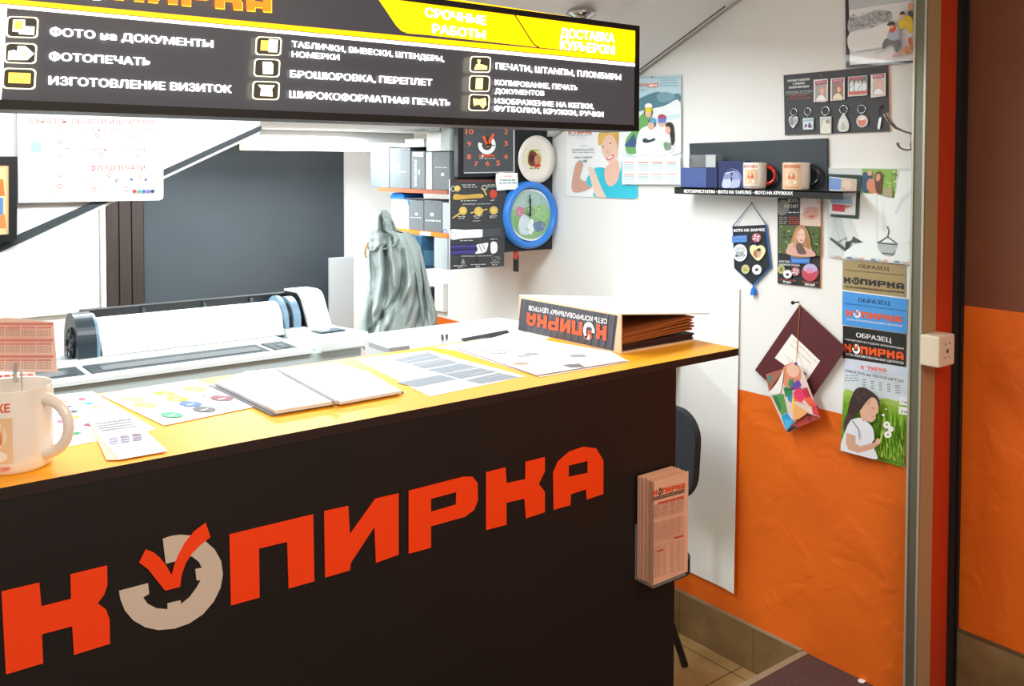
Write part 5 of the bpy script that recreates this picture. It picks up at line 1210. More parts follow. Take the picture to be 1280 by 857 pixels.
def keyring(rx, ry, rr1, pts, lab, f=None, n=1):
    pl = RW(.013); c = pl.P(*k8((rx, ry))[0]); t = thing('key_ring', c, lab, 'key ring', 'key rings on the dark board')
    r = (pl.P(*k8((rx+rr1, ry))[0])-pl.P(*k8((rx-rr1, ry))[0])).length/2; r2 = (pl.P(*k8((rx, ry+rr1))[0])-c).length; r = (r+r2)/2
    b = MB(); b.tube([c+V((0, -r*math.cos(q), r*math.sin(q))) for q in [2*math.pi*i/24 for i in range(25)]], r*.11, 'chrome', 8)
    e = pl.P(*k8((rx, min(p[1] for p in pts)+14))[0]); b.tube([c+V((0, 0, -r)), e], .0008, 'chrome', 8); b.build('ring', t)
    b = MB(); q = k8(*pts); b.prism([pl.P(*p) for p in q], (.004, 0, 0), 'glossy_print', 'silver_foil', 'D4DADC'); a = Art(b, pl, .0002, 'glossy_print')
    if f: f(a)
    b.build('fob', t)
    b = MB(); b.cyl((W-.0145, c.y, c.z+r*.9), (W-.0075, c.y, c.z+r*.9), .0012, mt='chrome', seg=8); b.build('pin', t)
heart = cr([(142, 618), (165, 602), (190, 615), (190, 660), (165, 700), (140, 730), (112, 700), (95, 650), (100, 612), (122, 602)], 3)
keyring(148, 556, 34, heart, 'heart shaped clear photo key ring, first from left on the dark board', lambda a: (a.blob(k8((110, 680), (108, 630), (130, 615), (145, 640), (140, 700)), '8C94A0'), a.blob(k8((150, 690), (148, 640), (170, 620), (182, 650), (165, 690)), 'A8B0BC')))
keyring(297, 552, 36, [(243, 622), (360, 618), (358, 742), (246, 746)], 'square photo key ring with a winter scene, second from left on the dark board', lambda a: (a.poly(k8((250, 630), (350, 625), (350, 735), (252, 738)), 'D4E8EC'), a.blob(k8((262, 715), (275, 680), (290, 700), (285, 720)), '98485C'), a.blob(k8((300, 720), (312, 670), (330, 690), (340, 722)), '6C5C88'), a.poly(k8((252, 640), (350, 630), (350, 650), (252, 660)), '9CC0CC')))
keyring(487, 545, 42, [(428, 608), (550, 604), (549, 785), (430, 788)], 'tall rectangular photo key ring, third from left on the dark board', lambda a: (a.poly(k8((434, 625), (544, 620), (543, 780), (436, 782)), 'C8CCC8'), a.blob(k8((440, 780), (450, 690), (480, 640), (520, 660), (540, 720), (535, 778)), 'E8E8DC'), a.blob(k8((490, 650), (520, 640), (528, 670), (500, 680)), 'A09C90')))
keyring(680, 530, 42, cr([(680, 575), (715, 620), (738, 690), (730, 750), (690, 768), (640, 765), (618, 730), (622, 680), (645, 620)], 3), 'drop shaped photo key ring, fourth from left on the dark board', lambda a: (a.poly(k8((635, 635), (705, 630), (710, 750), (640, 752)), 'E4E8E4'), a.blob(k8((650, 740), (655, 690), (680, 660), (700, 700), (700, 740)), 'C8C0AC')))
keyring(875, 525, 42, [(880+62*math.cos(q), 655+66*math.sin(q)) for q in [2*math.pi*i/28 for i in range(28)]], 'round photo key ring with a pinkish picture, fifth from left on the dark board', lambda a: (a.disc(*k8((880, 655))[0], 6, 6.4, 'E8D0C8'), a.blob(k8((835, 660), (860, 620), (900, 625), (925, 670), (890, 705), (850, 700)), 'E08878'), a.blob(k8((850, 640), (870, 615), (910, 610), (900, 640)), 'F4EEEA')))
pl = RW(.013); c = pl.P(*k8((1072, 498))[0]); t = thing('key_ring', c, 'slim silver photo key fob on a dark strap, last on the dark board', 'key ring', 'key rings on the dark board')
b = MB(); b.prism([pl.P(*q) for q in k8((1060, 485), (1088, 485), (1088, 510), (1062, 510))], (.006, 0, 0), 'maroon_leatherette'); b.tube([c, pl.P(*k8((1068, 560))[0]), pl.P(*k8((1072, 615))[0])], .0012, 'black_plastic', 8); b.build('strap', t)
b = MB(); b.prism([pl.P(*q) for q in cr(k8((1070, 610), (1088, 620), (1078, 680), (1066, 738), (1046, 735), (1048, 690), (1058, 640)), 3)], (.005, 0, 0), 'silver_foil'); b.build('fob', t)
# snowy picture
k3 = lambda *p: cc(960, 0, 4.76, p)
def snow(a):
    a.poly(k3((482, 60), (858, 5), (860, -260), (470, -240)), 'C8CCD0')
    a.poly(k3((482, 60), (870, 2), (870, 358), (487, 386)), 'ECECF0')
    a.blob(k3((482, 115), (560, 95), (640, 60), (730, 70), (730, 115), (640, 140), (560, 165), (484, 192)), 'C4C6CA')
    rnd = random.Random(9)
    for i in range(90): x = rnd.uniform(488, 735); a.disc(*k3((x, rnd.uniform(80, 160)-(x-600)*.1))[0], rnd.uniform(.6, 2), rnd.uniform(.6, 2), rnd.choice(['A4A8AC', 'B4B8BC', 'D8DADC', '94989C']), 7)
    a.blob(k3((484, 200), (620, 165), (720, 130), (780, 190), (700, 270), (560, 300), (486, 300)), 'F4F4F6')
    a.blob(k3((678, 285), (690, 240), (715, 225), (750, 235), (770, 230), (790, 255), (780, 300), (760, 310), (745, 270), (715, 265), (695, 290)), '7C7C84'); a.blob(k3((712, 230), (715, 190), (735, 165), (770, 175), (785, 215), (760, 240)), 'B8C0D8'); a.blob(k3((722, 185), (735, 150), (762, 155), (755, 185), (735, 195)), 'E06850'); a.blob(k3((708, 145), (730, 128), (755, 135), (752, 152), (722, 155)), '4C4640'); a.disc(*k3((737, 158))[0], 2.2, 2, 'E8B8A0')
    a.blob(k3((780, 170), (782, 120), (815, 95), (850, 100), (862, 140), (858, 200), (840, 190), (820, 165)), 'F0D040'); a.blob(k3((790, 115), (785, 80), (805, 72), (818, 85), (812, 110), (800, 118)), 'E8B49C'); a.blob(k3((782, 85), (798, 66), (815, 75), (812, 86)), '4A4038')
    a.blob(k3((832, 30), (845, 15), (862, 25), (862, 60), (840, 65)), 'E8A890'); a.blob(k3((830, 75), (845, 62), (862, 68), (862, 100), (838, 92)), '485060'); a.blob(k3((795, 320), (800, 290), (830, 275), (855, 295), (845, 322)), 'E8A068'); a.blob(k3((835, 230), (850, 220), (862, 250), (862, 290), (840, 270)), 'D88060'); a.ring(*k3((830, 312))[0], 2.4, 2.2, .6, '403830'); a.blob(k3((740, 340), (750, 318), (775, 318), (770, 340)), 'D8A8A0')
    a.line(*k3((635, 318), (700, 300)), .7, 'A8A8B0')
panel('snow_picture', RW(.010), k3((458, -120), (875, -200), (875, 372), (465, 403)), .009, '303236', 'dark edged picture of people in ski clothes sitting on snow, high by the metal post', 'picture', side='8C5040', art=snow, mt='glossy_print')
# coat hook
t = thing('coat_hook', RW(.01).P(1139, 178), 'chrome double coat hook on the wall beside the metal post', 'hook')
kh = lambda x, y, l: RW(l).P(1080+x/6.588, 110+y/6.588)
b = MB(); A = kh(388, 400, .006); b.box(W-.007, W-.0005, A.y-.02, A.y+.006, kh(388, 515, 0).z, kh(388, 375, 0).z, 'chrome'); b.build('plate', t, bevel=.002)
b = MB(); b.tube([kh(392, 374, .010), kh(330, 358, .03), kh(260, 325, .05), kh(215, 275, .065), kh(175, 205, .075)], [.003, .0035, .0045, .006, .008], 'chrome', 12); b.build('upper_prong', t)
b = MB(); b.tube([kh(392, 505, .008), kh(350, 512, .02), kh(310, 500, .032), kh(285, 478, .04), kh(276, 452, .045)], [.003, .003, .003, .0035, .0045], 'chrome', 12); b.build('lower_prong', t)

# maroon folder with leaflet ------------------------------------
kf = lambda *p: cc(930, 370, 4.764, p)
pl = RW(.020)
t = thing('diploma_folder', pl.P(1001, 517), 'maroon certificate folder with a white label, hung by one corner on the wall', 'folder')
C4 = kf((330, 52), (605, 310), (338, 698), (65, 440))
b = MB(); b.prism([pl.P(*q) for q in C4], (.004, 0, 0), 'maroon_leatherette')
b.prism([RW(.0155).P(*q) for q in kf((336, 60), (600, 312), (338, 690), (72, 442))], (.008, 0, 0), 'paper')
b.prism([RW(.007).P(*q) for q in C4], (.005, 0, 0), 'maroon_leatherette'); b.build('cover', t)
def lab_(a):
    L = lambda p, q, h, col, s: a.text(s, *kf(p, q), h, col)
    a.text('ТВЁРДЫЙ ПЕРЕПЛЁТ', *kf((290, 262), (440, 405)), 2, 'D88858'); a.text('дипломы, курсовые', *kf((278, 290), (400, 405)), 2, '8898B8')
    for r in range(4): a.line(*kf((235-r*0+r*14, 340+r*22), (320+r*18, 410+r*18)), .5, 'C8CCD8')
    a.poly(kf((340, 440), (372, 460), (360, 475), (335, 455)), '4868A8')
panel('label', PX(W-.0203), kf((285, 225), (453, 385), (372, 505), (183, 368)), .0003, 'FAF6F0', None, None, parent=t, art=lab_)
b = MB(); P1 = lambda x, y, l=.022: RW(l).P(930+x/4.764, 370+y/4.764)
b.tube([P1(335, 48), P1(328, 140), P1(322, 230), P1(316, 330), P1(312, 388, .045)], .0012, 'twine', 8); b.build('string', t)
b = MB(); q = P1(326, 34, .0); b.cyl((W-.03, q.y, q.z), (W, q.y, q.z), .0022, mt='black_plastic', seg=10); b.lathe((W-.034, q.y, q.z), [(0, -.002), (.006, 0), (.006, .004), (0, .006)], (1, 0, 0), 'black_plastic', 16); b.build('nail', t)
t = thing('colour_leaflet', RW(.045).P(982, 538), 'folded leaflet with bright multicoloured petals hanging on a string over the maroon folder', 'leaflet')
pl = RW(.038)
def bk(a): a.poly(kf((330, 690), (440, 650), (460, 725), (300, 790)), 'B84840'); a.poly(kf((375, 700), (400, 680), (410, 740), (385, 750)), '8C3430'); a.poly(kf((248, 805), (300, 770), (320, 780), (270, 808)), '284858')
panel('back_page', pl, kf((130, 466), (240, 430), (350, 600), (458, 722), (250, 806), (150, 580)), .0008, 'E08070', None, None, parent=t, art=bk)
# curved front page: traced outline, belly bulging away from the wall
def petal(a):
    P = lambda *p: kf(*p)
    a.poly(P((240, 440), (290, 395), (340, 415), (455, 722), (360, 690), (250, 800), (150, 580), (220, 575), (238, 500)), 'E8D0CC')
    a.blob(P((225, 440), (285, 395), (335, 430), (335, 500), (290, 540), (240, 530)), 'E0906C'); a.blob(P((255, 420), (300, 400), (330, 440), (310, 480), (265, 470)), 'F0C0A8')
    a.poly(P((178, 590), (235, 580), (260, 690), (222, 710)), '5C9C58'); a.poly(P((165, 590), (200, 600), (225, 660), (212, 690)), '3C7C50'); a.poly(P((222, 712), (262, 692), (300, 745), (252, 802)), '28A0D8'); a.poly(P((240, 730), (290, 740), (270, 780), (252, 800)), '50B8E8')
    a.poly(P((252, 560), (285, 580), (298, 645), (262, 620)), '2C8CC0'); a.poly(P((235, 540), (285, 545), (290, 585), (245, 600)), '3C8C58')
    a.blob(P((270, 520), (290, 490), (298, 515), (325, 500), (340, 535), (310, 550), (290, 560), (280, 545)), '6C48A8'); a.poly(P((270, 490), (292, 500), (290, 535), (262, 530)), '3C9060')
    a.blob(P((295, 575), (320, 545), (345, 555), (360, 600), (340, 630), (310, 610)), 'E83C6C'); a.poly(P((345, 555), (375, 545), (400, 600), (365, 610)), 'C83050')
    a.poly(P((290, 590), (330, 625), (395, 665), (350, 640), (300, 620)), 'F07048'); a.poly(P((350, 605), (400, 600), (430, 650), (390, 655)), 'F0644C'); a.poly(P((400, 640), (432, 655), (455, 720), (410, 700)), 'D84848')
    a.poly(P((290, 620), (310, 640), (290, 740), (262, 700)), 'E8C8D0'); a.poly(P((300, 640), (385, 690), (330, 730), (290, 740)), 'F0B070'); a.poly(P((285, 600), (300, 615), (300, 680), (286, 690)), 'F4D048')
    a.line(*P((240, 560), (300, 550)), .6, '402838'); a.line(*P((300, 550), (385, 545)), .5, '8C5060'); a.poly(P((160, 470), (172, 468), (178, 520), (168, 530), (150, 490)), '48A090'); a.poly(P((130, 470), (225, 435), (215, 470), (150, 560)), 'A86858'); a.poly(P((138, 480), (162, 470), (168, 525), (150, 500)), '3C8C80')
    a.blob(P((145, 578), (170, 550), (205, 500), (235, 440), (228, 520), (215, 575), (180, 585)), 'F2F0EA'); a.disc(*P((310, 402))[0], 1.8, 2, '484C78')
pl = RW(.045)
mb = MB(); a = Art(mb, pl, 0, 'glossy_print'); a.STEP = .0001; petal(a)
ctr = pl.P(*kf((300, 600))[0])
axis = (pl.P(*kf((450, 720))[0])-pl.P(*kf((300, 400))[0])).normalized(); perp = V((0, axis.z, -axis.y))
mb.build('front_page', t)

# girl poster and calendar --------------------------------------
kg = lambda *p: cc(690, 60, 4.283, p)
def girl(a):
    a.logo(*kg((88, 464), (212, 460), (88, 442)), c1='D87058', c2='C8C8C8'); a.line(*kg((88, 470), (215, 466)), .5, '88A8C8'); a.text('СЕТЬ КОПИРОВАЛЬНЫХ ЦЕНТРОВ', *kg((120, 480), (180, 478)), 1, '98A8C0')
    a.text('СРОЧНАЯ', *kg((155, 528), (185, 527)), 1.8, 'A0A8A8'); a.text('ФОТОПЕЧАТЬ НА ВСЁМ', *kg((108, 550), (225, 548)), 2.3, '707C80', .03); a.scribble(715.5, 191, 743, 190.6, 0, 1.3, 'B0B8B8'); a.text('скидка студентам', *kg((118, 590), (215, 588)), 2.6, '7C8888', .02); a.text('до 10%', *kg((140, 612), (188, 611)), 3, '707C80', .04)
    a.blob(kg((130, 615), (165, 615), (160, 650), (150, 700), (200, 720), (215, 740), (170, 765), (120, 772), (105, 750), (110, 690)), 'D8A894')
    a.blob(kg((235, 800), (238, 740), (255, 680), (240, 640), (300, 645), (340, 660), (350, 700), (370, 640), (378, 600), (440, 650), (455, 740), (445, 805)), '38C4DC'); a.blob(kg((200, 740), (185, 700), (235, 640), (262, 660), (240, 720)), '48CCE0')
    a.blob(kg((195, 640), (225, 650), (245, 700), (270, 760), (290, 805), (240, 800), (210, 720)), 'F0D4C4'); a.blob(kg((280, 660), (300, 625), (345, 600), (360, 640), (355, 700), (320, 740), (290, 720)), 'ECC0AC')
    a.blob(kg((250, 520), (248, 470), (270, 435), (320, 425), (352, 450), (355, 500), (345, 560), (330, 530), (300, 480), (262, 500)), 'D8A850')
    a.blob(kg((262, 520), (258, 485), (285, 465), (325, 470), (345, 510), (350, 560), (340, 600), (312, 615), (285, 590), (270, 560)), 'F0C8B4')
    a.blob(kg((248, 500), (262, 455), (300, 430), (345, 445), (330, 465), (290, 470), (262, 520)), 'E4BC68')
    a.disc(*kg((275, 528))[0], 1.3, .7, '4A5868'); a.disc(*kg((312, 510))[0], 1.3, .7, '4A5868'); a.blob(kg((290, 590), (305, 578), (330, 570), (325, 588), (302, 600)), 'E05868'); a.blob(kg((295, 588), (308, 580), (324, 576), (318, 586), (303, 592)), 'FFFFFF'); a.blob(kg((292, 555), (300, 548), (303, 560), (296, 562)), 'E0A890')
panel('photo_poster', RW(.004), [(708, 130), (798, 130), (797, 248.5), (708, 245)], .001, 'F6F8FA', 'white poster of a smiling blond woman in a turquoise top, partly behind the wall calendar', 'poster', art=girl)
t = thing('wall_calendar', RW(.012).P(815, 232), 'wall calendar with a group in ski goggles, hanging beside the lit sign', 'calendar')
def cal(a):
    a.poly(kg((380, 150), (690, 146), (688, 560), (378, 560)), 'C4E0EC'); 
    for i in range(36): a.rect(779+i*2, 96.2, 780+i*2, 97.4, '8CA8B8')
    a.blob(kg((440, 300), (470, 270), (560, 235), (620, 250), (680, 245), (680, 290), (600, 315), (520, 320), (440, 345)), '5A8898'); a.blob(kg((560, 250), (610, 236), (660, 255), (640, 280), (580, 290)), '7CA4B0')
    a.blob(kg((378, 360), (470, 340), (600, 310), (686, 290), (686, 560), (378, 560)), 'F0F6F8'); a.blob(kg((600, 370), (684, 350), (684, 375), (620, 385)), 'D4ECEE')
    a.text('КОПИРКА', *kg((400, 212), (512, 206)), 4.4, 'E8907C', .03); a.poly(kg((514, 190), (565, 186), (565, 208), (514, 211)), 'F0906C'); a.text('2014', *kg((518, 208), (561, 205)), 3.2, 'FFFFFF', .04)
    for r in range(3): a.scribble(825, 100.5+r*3.4, 847, 99.6+r*3.4, 0, .9, '90A8B8')
    a.scribble(795, 113, 808, 112.6, 0, 1, '90A8B8')
    # skiers
    a.blob(kg((400, 560), (395, 490), (440, 430), (475, 360), (505, 350), (530, 400), (500, 420), (470, 440), (450, 500), (450, 560)), '70B468'); a.poly(kg((388, 520), (440, 455), (460, 530), (400, 530)), '48608C')
    a.blob(kg((455, 560), (460, 470), (480, 430), (520, 420), (560, 440), (560, 560)), 'F8FAFA'); a.blob(kg((545, 560), (560, 440), (590, 410), (620, 420), (620, 560)), 'F4F6F8'); a.blob(kg((590, 555), (600, 470), (640, 460), (655, 500), (645, 555)), 'E8ECEC')
    a.disc(*kg((517, 312))[0], 4.8, 4, 'F8F8F4'); a.disc(*kg((515, 345))[0], 5.4, 6.5, '404840'); a.disc(*kg((515, 350))[0], 4, 5, 'E8C0A8'); a.poly(kg((498, 318), (534, 318), (532, 345), (500, 345)), 'F0D838')
    a.disc(*kg((535, 400))[0], 5, 6.6, '506070'); a.disc(*kg((530, 415))[0], 4, 5.4, 'E8B8A0'); a.poly(kg((524, 375), (556, 378), (554, 402), (526, 400)), '60A8D8')
    a.disc(*kg((588, 372))[0], 5, 4.2, '8C4868'); a.disc(*kg((588, 400))[0], 4.4, 5.6, 'E8B8A4'); a.poly(kg((566, 375), (608, 375), (606, 400), (568, 402)), '6880D0'); a.poly(kg((572, 362), (602, 362), (600, 376), (574, 376)), 'C8405C')
    a.blob(kg((608, 420), (615, 400), (640, 400), (652, 430), (655, 500), (640, 520), (630, 460)), '3C3430'); a.disc(*kg((620, 440))[0], 3.4, 5, 'E8B8A4')
    a.blob(kg((485, 490), (500, 482), (520, 492), (545, 482), (552, 492), (520, 505), (490, 505)), '384850'); a.poly(kg((595, 510), (640, 505), (635, 545), (605, 548)), '889890'); a.poly(kg((600, 505), (615, 500), (615, 530), (600, 535)), '6CA868')
    # month grids
    a.poly(kg((378, 585), (686, 578), (688, 730), (376, 728)), 'F2FAFA')
    for r in range(2):
        for c in range(4):
            x = 780+c*17.5; y = 202+r*15; a.rect(x, y, x+13, y+1.4, 'E8A898')
            for q in range(4):
                for d in range(7): a.rect(x+d*1.9, y+3+q*2.2, x+d*1.9+1, y+4+q*2.2, 'A8C4CC')
panel('page', RW(.010), [(778.5, 95), (851, 93.5), (851.3, 231.6), (777.5, 231)], .006, 'E8F2F4', None, None, parent=t, art=cal, side='C8D4D8')
b = MB(); q = RW(.012).P(815.5, 96.5); b.cyl((W-.02, q.y, q.z), (W-.001, q.y, q.z), .003, mt='brass', seg=10); b.build('nail', t)

# socket box on the post ----------------------------------------
t = thing('socket_box', (2.49, 1.24, 1.23), 'small ivory box with a round outlet on the beige post', 'outlet box')
pj1 = PY(1.243); A = pj1.P(1174, 421); z1_ = pj1.P(1180, 420).z; z0_ = pj1.P(1180, 459).z
xk = pj1.P(1174.5, 440).x; xk2 = pj1.P(1194, 440).x
b = MB(); b.box(xk, xk2, 1.244, 1.2995, z0_, z1_, 'ivory_plastic'); b.build('body', t, bevel=.005)
b = MB(); pz = Pl((0, 1.2435, 0), (0, -1, 0)); cc_ = V(((xk+xk2)/2, 1.2436, (z0_+z1_)/2)); b.lathe(cc_+V((0, -.0003, 0)), [(0, 0), (.006, 0), (.006, -.001), (.0, -.0015)], (0, 1, 0), 'carton_grey', 20)
for dx, dz in ((-.012, .02), (.012, .02), (-.012, -.018), (.012, -.018)): b.lathe(cc_+V((dx, -.0003, dz)), [(0, 0), (.002, 0), (.002, -.0008), (0, -.0008)], (0, 1, 0), 'black_plastic', 10)
b.build('outlet', t)
# scrap of paper on the raised floor
pz_ = PZ(FR+.003); b = MB(); b.prism([pz_.P(*q) for q in ((1072, 849), (1078, 847), (1083, 850), (1079, 853), (1074, 852))], (0, 0, -.002), 'paper'); b.build('paper_scrap', None, 'tiny white paper scrap on the brown raised floor', 'scrap')
# ================================================================== LEFT: SAMPLE BOARD AND FRAME ON THE STAIR PANEL
pl = PY(2.905)
kl = lambda *p: cc(0, 130, 6.095, p)
def smp(a):
    a.frame(kl((192, 95), (1198, 102), (1190, 695), (192, 715)), .35, 'D09898')
    a.text('ОБРАЗЦЫ ПЕЧАТЕЙ И ШТАМПОВ', *kl((232, 146), (1172, 160)), 6.6, 'B06868'); a.text('ПЕЧАТЬ/ШТАМП ПО ОТТИСКУ', *kl((615, 207), (1180, 212)), 4.6, 'B87068')
    a.text('ШТАМПЫ', *kl((635, 360), (822, 360)), 4.4, 'B87068'); a.text('ЭКСЛИБРИС', *kl((935, 361), (1168, 361)), 4.4, 'B87068'); a.text('ФЛЭШПЕЧАТИ', *kl((692, 508), (1105, 504)), 6.4, 'C05048')
    for x, y in ((460, 180), (458, 288), (455, 400), (455, 538), (452, 625), (743, 235), (1028, 240), (770, 388), (1052, 392), (833, 535), (1070, 548), (717, 648), (960, 645)): X, Y = kl((x, y))[0]; a.ring(X, Y, 3, 3, .8, 'D07860', 14)
    X, Y = kl((278, 326))[0]; a.disc(X, Y, 7, 6.5, 'A4E8F0')
    for x, y, r in ((278, 445, 40), (395, 325, 35), (685, 270, 45), (680, 590, 42), (1010, 578, 40), (1125, 578, 42), (1125, 400, 34), (890, 585, 36), (270, 560, 38), (395, 560, 30)): X, Y = kl((x, y))[0]; a.ring(X, Y, r/6.1, r/6.4, .35, '98C8D0', 24)
    a.poly(kl((485, 320), (548, 318), (548, 335), (485, 337)), 'C8ECF0'); a.poly(kl((640, 600), (728, 600), (728, 604), (640, 604)), '98A0A8'); a.line(*kl((625, 675), (705, 668)), .4, 'A0C8C8')
    a.text('V', *kl((872, 595), (902, 593)), 4.8, '506070', .02)
    for x in (1002, 1112): a.poly(kl((x-14, 580), (x, 560), (x+14, 580)), '3C5080'); a.line(*kl((x-14, 584), (x+40, 584)), .5, '7C8CC0')
    a.text('Срок изготовления от 1 часа', *kl((228, 700), (565, 692)), 2.2, '907C88')
    for x, c in ((1025, 'D84060'), (1062, '58B080'), (1096, '5070C8'), (1130, '8070D0'), (1163, '404860')): X, Y = kl((x, 663))[0]; a.disc(X, Y, 2.6, 2.3, c)
panel('stamp_price_board', pl, cr(kl((130, 0), (1245, 0), (1245, 700), (1240, 722), (1215, 733), (700, 742), (140, 752)), 1), .004, 'F4F8F8', 'white notice board of stamp samples in red lettering on the sloping white panel', 'board', side='F0F0F0', art=smp)
t = thing('picture_frame', PY(2.885).P(5, 300), 'black framed orange picture cut by the left picture edge, beside the stamp sample board', 'picture')
pl = PY(2.885); b = MB(); O = [(-60, 195), (22, 195.5), (21, 300), (-60, 312)]; I = [(-50, 206), (11, 206), (11, 292.5), (-50, 297)]
P = [pl.P(*q) for q in O]; Q = [pl.P(*q) for q in I]; P2 = [p+V((0, .021, 0)) for p in P]
b.add(P+Q+P2, [(0, 1, 5, 4), (1, 2, 6, 5), (2, 3, 7, 6), (3, 0, 4, 7), (0, 8, 9, 1), (1, 9, 10, 2), (2, 10, 11, 3), (3, 11, 8, 0), (8, 11, 10, 9)], 'black_plastic'); b.build('frame', t)
def fr(a):
    a.poly([(-50, 206), (11, 206), (11, 293), (-50, 297)], 'F0C890'); a.poly([(-50, 225), (4, 224), (6, 245), (-50, 247)], 'E87838'); a.poly([(-50, 247), (4, 246), (4, 268), (-50, 270)], '5C88C0'); a.poly([(-50, 269), (6, 268), (8, 285), (-50, 288)], 'F08848'); a.line((-50, 247), (5, 246), 1, 'F4F4F4')
panel('picture', PY(2.891), I, .001, 'F0C890', None, None, parent=t, art=fr)

# ================================================================== LIT SIGN
YS = 1.50; pg = PY(YS)
t = thing('lit_sign', pg.P(400, 150), 'long backlit black and yellow price sign hanging over the counter', 'sign')
TL, TR = (-160, -93), (800.5, 32.5); BL, BR = (-160, 131.5), (796.5, 163.3)
xl = pg.P(-160, 130).x; xr = pg.P(799.5, 60).x; zt_ = pg.P(798, 32.3).z; zb_ = pg.P(400, 150.2).z
fw = .022
b = MB(); y0, y1 = YS, YS+.11
b.box(xl, xr, y0, y1, zt_-.012, zt_, 'black_plastic'); b.box(xl, xr, y0, y1, zb_, zb_+.014, 'black_plastic'); b.box(xr-.012, xr, y0, y1, zb_+.014, zt_-.012, 'black_plastic'); b.box(xl, xl+.012, y0, y1, zb_+.014, zt_-.012, 'black_plastic'); b.box(xl, xr, y1-.002, y1, zb_, zt_, 'black_plastic')
b.build('frame', t)
MATS['sign_dark'] = mat('sign_dark', (70, 70, 76), .25, coat=.3, emit=(120, 124, 134), estr=.12)  # faint emission lifts the dark face, standing in for flare
pf2 = PY(YS+.004)
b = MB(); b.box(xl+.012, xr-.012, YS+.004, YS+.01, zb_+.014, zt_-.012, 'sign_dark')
a = Art(b, pf2, .0003, 'backlit_print'); a.STEP = .00015
s2 = lambda *p: cc(400, 0, 3.048, p)
def yl(x): return 9+.0935*x            # bottom of the white rule
def band(x0, x1, o0, o1, col): a.poly([(x0, yl(x0)-o0), (x1, yl(x1)-o0), (x1, yl(x1)-o1), (x0, yl(x0)-o1)], col)
band(-150, 795, 4.2, 0, 'FFFFFF'); band(-150, 795, 11.5, 5.2, 'F4A400')
a.poly([(-150, -6), (9, 9), (1.5, 125), (-150, 125)], 'FFFFFF')
a.poly(s2((222, -4), (260, 52), (290, 97), (310, 117), (335, 127), (400, 132), (832, 180), (1200, 219), (1207, 106), (1000, 70), (730, 30), (440, -14)), 'FFC400')
ds = mat('sign_line', (70, 40, 24), .4)
aa = Art(b, pf2, a.l+.0002, 'print')
for p, q in (((730, 38), (765, 92)), ((765, 92), (795, 140)), ((795, 140), (815, 168)), ((815, 168), (838, 184))): aa.line(*s2(p, q), 1.6, '6A3010')
a.l = aa.l
a.text('СРОЧНЫЕ', (532, 20.5), (607, 31), 11.2, 'FFFFFF', .05); a.text('РАБОТЫ', (541, 41), (606, 48.5), 11, 'FFFFFF', .05)
a.text('ДОСТАВКА', (701, 46.5), (768, 53), 11.5, 'FFFFFF', .05); a.text('КУРЬЕРОМ', (701, 61.5), (768, 68), 11.5, 'FFFFFF', .05)
a.logo((52, -7), (340, 16.6), (52, -38), c1='FFC020', c2='FFFFFF'); a.logo((53, -7.8), (339, 15.2), (53, -36), c1='FF6A10', c2='FFFFFF')
for s, p0, p1, cap in (('ФОТО на ДОКУМЕНТЫ', (63, 44), (266, 59.5), 10), ('ФОТОПЕЧАТЬ', (62, 75), (188, 82), 10), ('ИЗГОТОВЛЕНИЕ ВИЗИТОК', (61.5, 105.5), (289, 116), 10.5),
    ('ТАБЛИЧКИ, ВЫВЕСКИ, ШТЕНДЕРЫ,', (365, 58.5), (555, 77), 7.5), ('НОМЕРКИ', (365, 71), (424, 75), 7.2), ('БРОШЮРОВКА, ПЕРЕПЛЕТ', (363, 96.5), (540, 107), 8.8), ('ШИРОКОФОРМАТНАЯ ПЕЧАТЬ', (362, 122), (563, 132.5), 8.8),
    ('ПЕЧАТИ, ШТАМПЫ, ПЛОМБИРЫ', (620, 86), (776, 100), 7.8), ('КОПИРОВАНИЕ, ПЕЧАТЬ', (619, 106), (722, 113), 6.6), ('ДОКУМЕНТОВ', (619, 116.5), (680, 119.5), 6.2), ('ИЗОБРАЖЕНИЕ НА КЕПКИ,', (618.5, 129), (742, 136), 6.6), ('ФУТБОЛКИ, КРУЖКИ, РУЧКИ', (618, 138.5), (754, 146), 6.6)):
    a.text(s, p0, p1, cap, 'FFFFFF', .05)
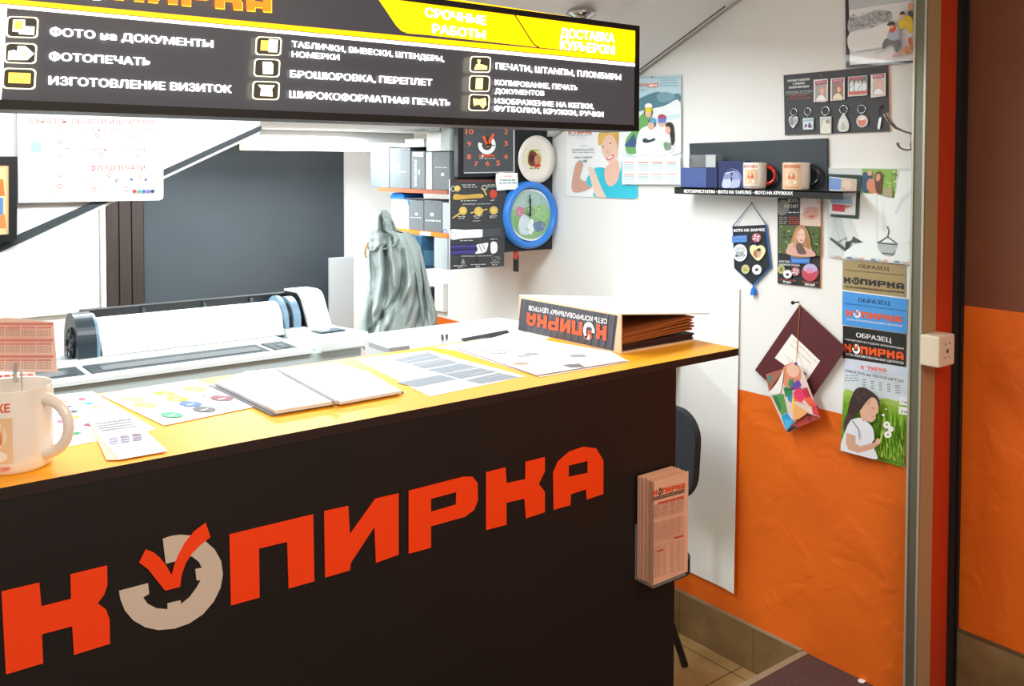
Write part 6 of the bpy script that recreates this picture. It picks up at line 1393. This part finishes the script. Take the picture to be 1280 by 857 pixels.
def icon(x0, y0, x1, y1, sk, kind):
    w = x1-x0; h = y1-y0; r = 3; sl_ = .06
    def q(u, v): return (x0+u*w-sk*v, y0+v*h+sl_*u*w*.6)
    def rr(e, col):
        P = []
        for cx, cy, a0 in ((1-e-.14, 1-e-.17, 0), (e+.14, 1-e-.17, 90), (e+.14, e+.17, 180), (1-e-.14, e+.17, 270)):
            for i in range(5): t_ = math.radians(a0+22.5*i); P.append(q(cx+.14*math.cos(t_), cy+.17*math.sin(t_)))
        return P
    a.poly(rr(0, 0), 'FFF4D0'); aa = Art(b, pf2, a.l+.0001, 'print'); aa.poly(rr(.05, 0), '50544C'); a.l = aa.l+.0001
    Y, Wt = 'F4B84C', 'FFFFFF'
    if kind == 0: a.poly([q(.2, .15), q(.58, .15), q(.58, .75), q(.2, .72)], Wt); a.poly([q(.25, .2), q(.52, .2), q(.52, .6), q(.25, .6)], Y); a.poly([q(.6, .45), q(.88, .45), q(.88, .85), q(.4, .83), q(.4, .74), q(.6, .74)], Wt)
    if kind == 1: a.poly([q(.12, .42), q(.3, .35), q(.4, .42), q(.4, .15), q(.65, .15), q(.92, .5), q(.72, .82), q(.12, .85)], Wt); a.poly([q(.55, .3), q(.78, .42), q(.7, .66), q(.55, .6)], 'F0D890')
    if kind == 2: a.poly([q(.18, .22), q(.84, .22), q(.84, .72), q(.18, .72)], Y); a.line(q(.3, .55), q(.7, .55), .8, 'D87828')
    if kind == 3: a.poly([q(.2, .2), q(.5, .2), q(.5, .75), q(.2, .75)], Y); a.poly([q(.5, .12), q(.85, .12), q(.85, .82), q(.5, .82)], 'FFF0C8')
    if kind == 4: a.poly([q(.32, .16), q(.66, .16), q(.74, .3), q(.74, .84), q(.36, .84)], Wt)
    if kind == 5: a.poly([q(.2, .2), q(.82, .2), q(.72, .4), q(.76, .8), q(.3, .8), q(.32, .4)], 'FFF4D8')
    if kind == 6: a.poly([q(.22, .78), q(.3, .5), q(.38, .5), q(.34, .2), q(.5, .2), q(.48, .5), q(.6, .5), q(.84, .6), q(.84, .82), q(.22, .85)], 'F4D080')
    if kind == 7: a.poly([q(.32, .16), q(.66, .16), q(.66, .84), q(.32, .84)], 'F4E090')
    if kind == 8: a.poly([q(.2, .25), q(.5, .3), q(.8, .2), q(.86, .6), q(.7, .85), q(.5, .6), q(.25, .72)], 'F4D080')
for i, (x0, y0, x1, y1) in enumerate(((8.5, 20, 48.5, 46.5), (6, 53, 46.5, 78.5), (3.5, 84.5, 45.5, 110.5), (320, 45.5, 352.5, 68.5), (318, 73, 350.5, 95.5), (316, 101, 350, 124), (588, 70, 614, 90), (587, 94, 613, 114), (586.5, 117.5, 612.5, 138))): icon(x0, y0, x1, y1, 1.2, i)
b.build('face', t)
b = MB(); z_h = lambda y: zc(y)
for x in (.45, 1.02):
    b.cyl((x, YS+.09, zt_-.001), (x, YS+.09, zc(YS+.09)), .004, mt='chrome', seg=12)
b.build('hanging_rod', t)

# ================================================================== LIGHT
def area(name, loc, rot, sx, sy, e, col=(1, 1, 1)):
    l = bpy.data.lights.new(name, 'AREA'); l.shape = 'RECTANGLE'; l.size = sx; l.size_y = sy; l.energy = e; l.color = col
    o = bpy.data.objects.new(name, l); COL.objects.link(o); o.location = loc; o.rotation_euler = rot; return o
COOL = (.90, .98, 1.0); WARM = (1.0, .82, .64)
area('stall_fill_light', (.9, 2.1, zc(2.1)-.12), (.12, 0, 0), 2.2, .3, 27, COOL)  # unseen light added under the slope to brighten the stall
area('stall_back_light', (1.3, 3.55, ZC-.02), (0, 0, 0), 1.3, .2, 24, COOL)
area('hall_fill_light', (.7, -.6, zc(1.15)-.02), (0, 0, 0), 1.6, 1.6, 44, WARM)  # unseen warm fill added for the counter front and customers' side
w = bpy.data.worlds.new('world'); SC.world = w; w.use_nodes = True
w.node_tree.nodes['Background'].inputs[0].default_value = (1.0, .93, .86, 1); w.node_tree.nodes['Background'].inputs[1].default_value = .36
SC.view_settings.view_transform = 'Standard'; SC.view_settings.look = 'None'; SC.view_settings.gamma = 1; SC.view_settings.use_curve_mapping = False
SC.view_settings.exposure = 0.6
SC.cycles.max_bounces = 8; SC.cycles.use_denoising = True
